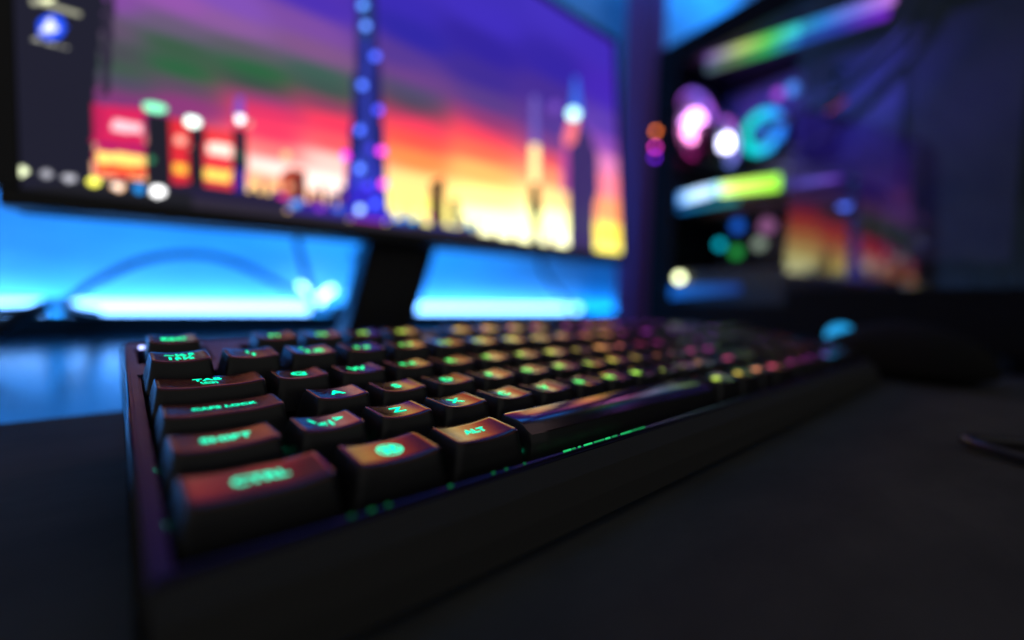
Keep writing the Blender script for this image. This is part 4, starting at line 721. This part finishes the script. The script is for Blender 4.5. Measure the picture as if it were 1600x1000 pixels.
for fx_ in (0.03, 0.2):
    for fy_ in (-0.05, -0.42): obj('foot', box(fx_ - 0.014, fx_ + 0.014, fy_ - 0.014, fy_ + 0.014, 0.0002, FL + 0.0005, 0.003), M_blackm, pc)
# glass: tinted, strongly reflecting
def glass_mat():
    m, N, L = new_mat('tinted_glass')
    for n in list(N):
        if n.type != 'OUTPUT_MATERIAL': N.remove(n)
    out = [n for n in N if n.type == 'OUTPUT_MATERIAL'][0]
    tr = N.new('ShaderNodeBsdfTransparent'); tr.inputs['Color'].default_value = (0.82, 0.80, 0.85, 1)
    gl = N.new('ShaderNodeBsdfGlossy'); gl.inputs['Roughness'].default_value = 0.015
    lw = N.new('ShaderNodeLayerWeight'); lw.inputs['Blend'].default_value = 0.5
    fr = N.new('ShaderNodeMapRange'); fr.inputs['To Min'].default_value = 0.13; fr.inputs['To Max'].default_value = 0.15
    L.new(lw.outputs['Facing'], fr.inputs['Value'])
    mx = N.new('ShaderNodeMixShader')
    L.new(fr.outputs['Result'], mx.inputs['Fac']); L.new(tr.outputs[0], mx.inputs[1]); L.new(gl.outputs[0], mx.inputs[2])
    L.new(mx.outputs[0], out.inputs['Surface'])
    return m
obj('glass_panel', box(-0.0045, -0.0005, -LEN + 0.004, -0.222, FL + 0.0625, HT - 0.004, 0.0004), glass_mat(), pc)  # glass shortened to keep the screen's reflection off the rear part
gp = [o for o in COL.objects if o.name.startswith('glass_panel')][0]
gp.location = (-0.008, 0, 0); gp.rotation_euler = (0, math.radians(1.0), math.radians(-3))   # turned and leaned only to shift the screen's reflection

BR = plastic('glass_border', (0.012, 0.012, 0.012), 0.8, ior=1.2)
for nm, (y0, y1, z0, z1) in (('rear', (-0.050, -0.004, FL + 0.006, HT - 0.004)), ('top', (-LEN + 0.004, -0.0502, HT - 0.040, HT - 0.004)), ('bottom', (-LEN + 0.004, -0.0502, FL + 0.006, FL + 0.042)), ('lower', (-LEN + 0.004, -0.222, FL + 0.0421, FL + 0.062)), ('front', (-LEN + 0.004, -LEN + 0.06, FL + 0.0622, HT - 0.0402))):
    obj('glass_border', box(-0.0058, -0.0047, y0, y1, z0, z1, 0.0003), BR, pc).rotation_euler = (0, 0, math.radians(-3))
def glow_obj(name, bm, fn, parent, smooth=True):
    return obj(name, glow_mesh(bm, fn, name), M_glow, parent, smooth)
M_glow = emit_attr('rgb_diffuser', 1.0)
def ramp(stops, t):
    for (a, ca), (b, cb) in zip(stops, stops[1:]):
        if t <= b:
            k = min(max((t - a) / (b - a), 0), 1)
            return [x + (y - x) * k for x, y in zip(ca, cb)]
    return stops[-1][1]
def blades(R, r0, n=9, th=0.0012):
    bm = bmesh.new()
    for k in range(n):
        a = 2 * PI * k / n
        vs0 = []
        for i in range(6):
            t = i / 5; rr = r0 + (R - r0) * t
            for (da, dy) in ((-0.22 + 0.1 * t, -0.006), (0.22 + 0.25 * t, 0.006)):
                A = a + da
                vs0.append((rr * math.cos(A), dy, rr * math.sin(A)))
        for off in (0, th):
            vv = [bm.verts.new((x, y + off, z)) for x, y, z in vs0]
            for i in range(5): bm.faces.new((vv[2 * i], vv[2 * i + 1], vv[2 * i + 3], vv[2 * i + 2]))
    return bm
def fan(parent_loc, rotz, R, fn, hub, hubfn, name='case_fan'):
    f = obj(name, torus(R + 0.004, 0.004, 'Y', sx=2.4), M_black, pc, True)
    f.location = parent_loc; f.rotation_euler = (0, 0, rotz)
    glow_obj('light_ring', torus(R - 0.002, 0.0028, 'Y', sx=2), fn, f)
    h_ = glow_obj('fan_hub', disc(hub, 0.012, 'Y', 24), hubfn, f)
    M_bl = plastic('fan_blade', (0.35, 0.33, 0.38), 0.35)
    obj('fan_blades', blades(R - 0.006, hub), M_bl, f, True)
    return f
# rear fan: violet top, hot pink middle, magenta bottom
def rear_fn(c):
    t = (c.z + 0.055) / 0.11
    col = ramp([(0, (.9, .03, .45)), (.35, (1.2, .05, .8)), (.6, (.8, .1, .9)), (1, (.16, .10, .75))], t)
    return [x * 1.6 for x in col]
fan(P(0.022, 0.070, 0.322), 0, 0.055, rear_fn, 0.024, lambda c: (5.5, 2.2, 6.5) if c.z > -0.004 else (6.5, 1.8, 4.5))
# cooler fan nearer the front
def cool_fn(c):
    return ramp([(0, (.08, .25, .9)), (.5, (.4, .3, 1.2)), (1, (.75, .03, .75))], (c.z + 0.045) / 0.09)
fan(P(0.078, 0.070, 0.280), math.radians(6), 0.036, cool_fn, 0.012, lambda c: (6, 6, 9), 'cooler_fan')
hs = bmesh.new()
for k in range(16): add_box(hs, 0.052, 0.160, -0.070, -0.034, 0.262 - DZ + k * 0.0042 - 0.01, 0.262 - DZ + k * 0.0042 - 0.0092)
obj('heat_sink', hs, plastic('fins', (0.16, 0.15, 0.17), 0.35, metal=0.6), pc)
# pump head with a teal to blue ring, facing the glass
pump = obj('pump_head', disc(0.037, 0.030, 'X', 40), M_black, pc, True); pump.location = P(0.103, 0.146, 0.303)
def pump_fn(c):
    t = 0.5 - c.y / 0.07 * 0.5 + 0.0
    t = min(max(0.5 - c.y / 0.07, 0), 1)
    return [x * 1.7 for x in ramp([(0, (.00, .45, .30)), (.45, (.0, .50, .62)), (.75, (.01, .30, .85)), (1, (.02, .12, .75))], t)]
glow_obj('light_ring', torus(0.028, 0.0078, 'X', sx=0.5), pump_fn, pump).location = (-0.0152, 0, 0)
glow_obj('pump_face', disc(0.010, 0.003, 'X', 28), lambda c: (.02, .18, .75), pump).location = (-0.0165, -0.002, 0)
# memory modules
for k in range(4):
    rm = obj('memory_module', box(0.125, 0.163, -0.168 - k * 0.009, -0.164 - k * 0.009, 0.245 - DZ, 0.375 - DZ, 0.0008), M_black, pc)
    glow_obj('light_bar', box(0.1225, 0.1249, -0.168 - k * 0.009, -0.164 - k * 0.009, 0.25 - DZ, 0.37 - DZ), lambda c, k=k: [x * 0.05 for x in ramp([(0, (.05, .1, .8)), (1, (.25, .05, .8))], (c.z - 0.28) / 0.12)], rm, False)
# graphics card with light bar
gpu = obj('graphics_card', box(0.045, 0.163, -0.262, -0.012, 0.160 - DZ, 0.188 - DZ, 0.004), M_black, pc)
def subdiv_x(x0, x1, y0, y1, z0, z1, n):
    bm = bmesh.new()
    for k in range(n):
        a = y0 + (y1 - y0) * k / n; b = y0 + (y1 - y0) * (k + 1) / n
        add_box(bm, x0, x1, a, b, z0, z1)
    return bm
def bar(s0, s1, z0, z1, b0, b1, stops, name, parent, n=24):
    bm = bmesh.new()
    v = []
    za, zb = z0
    zc, zd = z1
    for k in range(n + 1):
        t = k / n; s = s0 + (s1 - s0) * t
        lo = za + (zc - za) * t; hi = zb + (zd - zb) * t
        v.append([bm.verts.new((b, -s, z - DZ)) for b, z in ((b0, lo), (b0, hi), (b1, hi), (b1, lo))])
    for k in range(n):
        for q in range(4): bm.faces.new((v[k][q], v[k][(q + 1) % 4], v[k + 1][(q + 1) % 4], v[k + 1][q]))
    bm.faces.new(v[0]); bm.faces.new(v[-1][::-1])
    bmesh.ops.recalc_face_normals(bm, faces=bm.faces)
    return glow_obj(name, bm, lambda c: ramp(stops, (-c.y - s0) / (s1 - s0)), parent, False)
bar(0.020, 0.090, (0.190, 0.207), (0.196, 0.211), 0.040, 0.0448, [(0, (.03, .4, 1.4)), (.3, (.9, 1.5, 2.2)), (.7, (1.2, 1.6, 2.4)), (1, (.4, 1.3, 1.6))], 'light_bar', gpu)
bar(0.093, 0.178, (0.193, 0.210), (0.186, 0.206), 0.040, 0.0448, [(0, (1.8, 2.6, .9)), (.3, (1.2, 2.0, .25)), (1, (.55, 1.5, .06))], 'light_bar', gpu)
bar(0.186, 0.250, (0.184, 0.197), (0.176, 0.190), 0.046, 0.050, [(0, (.03, .03, .2)), (.5, (.25, .2, 1.1)), (.8, (.45, .2, 1.3)), (1, (.2, .04, .7))], 'light_bar', gpu)
bar(0.020, 0.120, (0.178, 0.184), (0.178, 0.184), 0.041, 0.0448, [(0, (.01, .15, .5)), (1, (.0, .3, .3))], 'light_bar', gpu)
# rainbow bars under the top
top_st = [(0, (.10, .04, .25)), (.12, (.22, .2, .25)), (.25, (.35, .45, .12)), (.42, (.06, .45, .06)), (.55, (.03, .45, .45)), (.7, (.03, .30, .85)), (.85, (.22, .22, .9)), (1, (.7, .25, .95))]
bar(0.066, 0.295, (0.395, 0.4045), (0.3665, 0.378), 0.028, 0.034, [(a, [x * 1.7 for x in c]) for a, c in top_st], 'light_bar', pc, 40)
top2 = [(0, (.03, .07, .10)), (.2, (.08, .14, .06)), (.4, (.02, .30, .06)), (.6, (.01, .10, .45)), (.8, (.03, .05, .5)), (1, (.25, .01, .75))]
bar(0.066, 0.290, (0.381, 0.391), (0.355, 0.363), 0.030, 0.036, [(a, [x * 1.6 for x in c]) for a, c in top2], 'light_bar', pc, 40)
obj('radiator', box(0.03, 0.160, -0.34, -0.035, 0.4065 - DZ, 0.4345 - DZ, 0.002), M_black, pc)
# small glowing dots, three on the rear pillar, others added as interior glints
def small_light(s, b, z, col, r=0.0022, name='status_light'):
    bm = bmesh.new(); bmesh.ops.create_icosphere(bm, subdivisions=2, radius=r)
    o = obj(name, bm, emit('dot', col, 1.0), pc, True); o.location = P(s, b, z); return o
small_light(0.009, -0.009, 0.300, (5.5, 1.1, .15), 0.0034); small_light(0.009, -0.009, 0.275, (5, .25, 3.2), 0.0034); small_light(0.009, -0.009, 0.259, (.9, .06, 4), 0.0034)
small_light(0.056, 0.004, 0.068, (5.0, 5.4, 3.0), 0.0065); small_light(0.072, 0.08, 0.124, (.0, .7, .95), 0.007)
small_light(0.10, 0.08, 0.11, (.02, .35, .06), 0.009); small_light(0.10, 0.08, 0.150, (.01, .12, .7), 0.009); small_light(0.135, 0.08, 0.120, (.25, .32, .25), 0.009); small_light(0.145, 0.08, 0.145, (.28, .1, .25), 0.011)  # glowing balls added for faint mirrored colours inside the case
small_light(0.242, 0.08, 0.163, (.25, .6, 3.2), 0.008); small_light(0.135, 0.11, 0.345, (.5, .08, .8), 0.007); small_light(0.15, 0.12, 0.350, (.08, .3, 1.0), 0.009)
small_light(0.169, 0.06, 0.052, (.02, .35, 2.0), 0.008)
obj('red_light', tube([(0.08, -0.215, 0.286 - DZ), (0.08, -0.227, 0.290 - DZ), (0.08, -0.235, 0.297 - DZ)], 0.0007), emit('redl', (1.2, .05, .03), 1), pc)
# glowing bar added on the shroud edge for the wall strip's reflection
bar(0.034, 0.150, (0.036, 0.056), (0.046, 0.058), 0.0085, 0.0115, [(0, (.01, .16, .75)), (.4, (.008, .09, .42)), (1, (.004, .03, .2))], 'light_bar', pc)
# coolant tubes
obj('coolant_tube', tube([P(0.115, 0.13, 0.315), P(0.15, 0.10, 0.300), P(0.20, 0.085, 0.301), P(0.247, 0.08, 0.322), P(0.285, 0.08, 0.352), P(0.31, 0.08, 0.39)], 0.0065), M_gloss, pc, True)
obj('coolant_tube', tube([P(0.115, 0.14, 0.285), P(0.16, 0.12, 0.262), P(0.22, 0.105, 0.270), P(0.275, 0.10, 0.310), P(0.315, 0.10, 0.36), P(0.32, 0.10, 0.39)], 0.0065), M_gloss, pc, True)
obj('power_cable', tube([P(0.25, 0.15, 0.10), P(0.26, 0.12, 0.16), P(0.255, 0.10, 0.18), P(0.24, 0.09, 0.185)], 0.006), M_cable, pc, True)
lp = bpy.data.lights.new('case_lamp', 'AREA'); lp.shape = 'RECTANGLE'; lp.size = 0.02; lp.size_y = 0.24; lp.energy = 0.32; lp.color = (0.12, 0.12, 1.0)  # added fill light that lifts the dark case interior
lo = bpy.data.objects.new('case_lamp', lp); COL.objects.link(lo); lo.parent = pc; lo.location = (0.045, -0.18, 0.352 - DZ); lo.rotation_euler = (0, math.radians(-48), 0)
# front fans, their light seen dimly
def ff(c):
    return ramp([(0, (.0, .05, .03)), (.5, (.01, .20, .02)), (1, (.25, .2, .02))], (c.z + 0.055) / 0.11)
for k in range(3):
    fan((0.10, -LEN + 0.035, 0.095 + k * 0.135), 0, 0.054, (ff if k == 2 else (lambda c: (.004, .006, .02))), 0.02, lambda c: (.002, .01, .01))

# ------------------------------------------------------------------ world, camera, view
wd = bpy.data.worlds.new('World'); SC.world = wd; wd.use_nodes = True
bg = wd.node_tree.nodes['Background']; bg.inputs['Color'].default_value = (1.0, 0.97, 0.95, 1); bg.inputs['Strength'].default_value = 0.115

cam = bpy.data.cameras.new('camera'); co = bpy.data.objects.new('camera', cam); COL.objects.link(co)
Rr = Vector((0.7506406975042941, -0.6601298828011428, 0.02769622868219023))
Uu_ = Vector((0.013587961171484149, 0.0573338468645026, 0.9982625893595932))
Ff = Vector((0.6605708974527026, 0.7489601910893978, -0.05200693801661295))
Mc = Matrix((Rr, Uu_, -Ff)).transposed().to_4x4()
Mc.translation = Vector((-0.005832762712157012, -0.08331561267499384, 0.03210858267380933))
co.matrix_world = Mc
cam.sensor_width = 36; cam.lens = 709.0776 / 1600 * 36
cam.clip_start = 0.002; cam.clip_end = 50
cam.dof.use_dof = True; cam.dof.focus_distance = 0.1285; cam.dof.aperture_fstop = 2.45
cam.dof.aperture_blades = 0
SC.camera = co
SC.view_settings.view_transform = 'Standard'; SC.view_settings.look = 'None'
SC.view_settings.exposure = 0; SC.view_settings.gamma = 1
try: SC.view_settings.use_curve_mapping = False
except Exception: pass
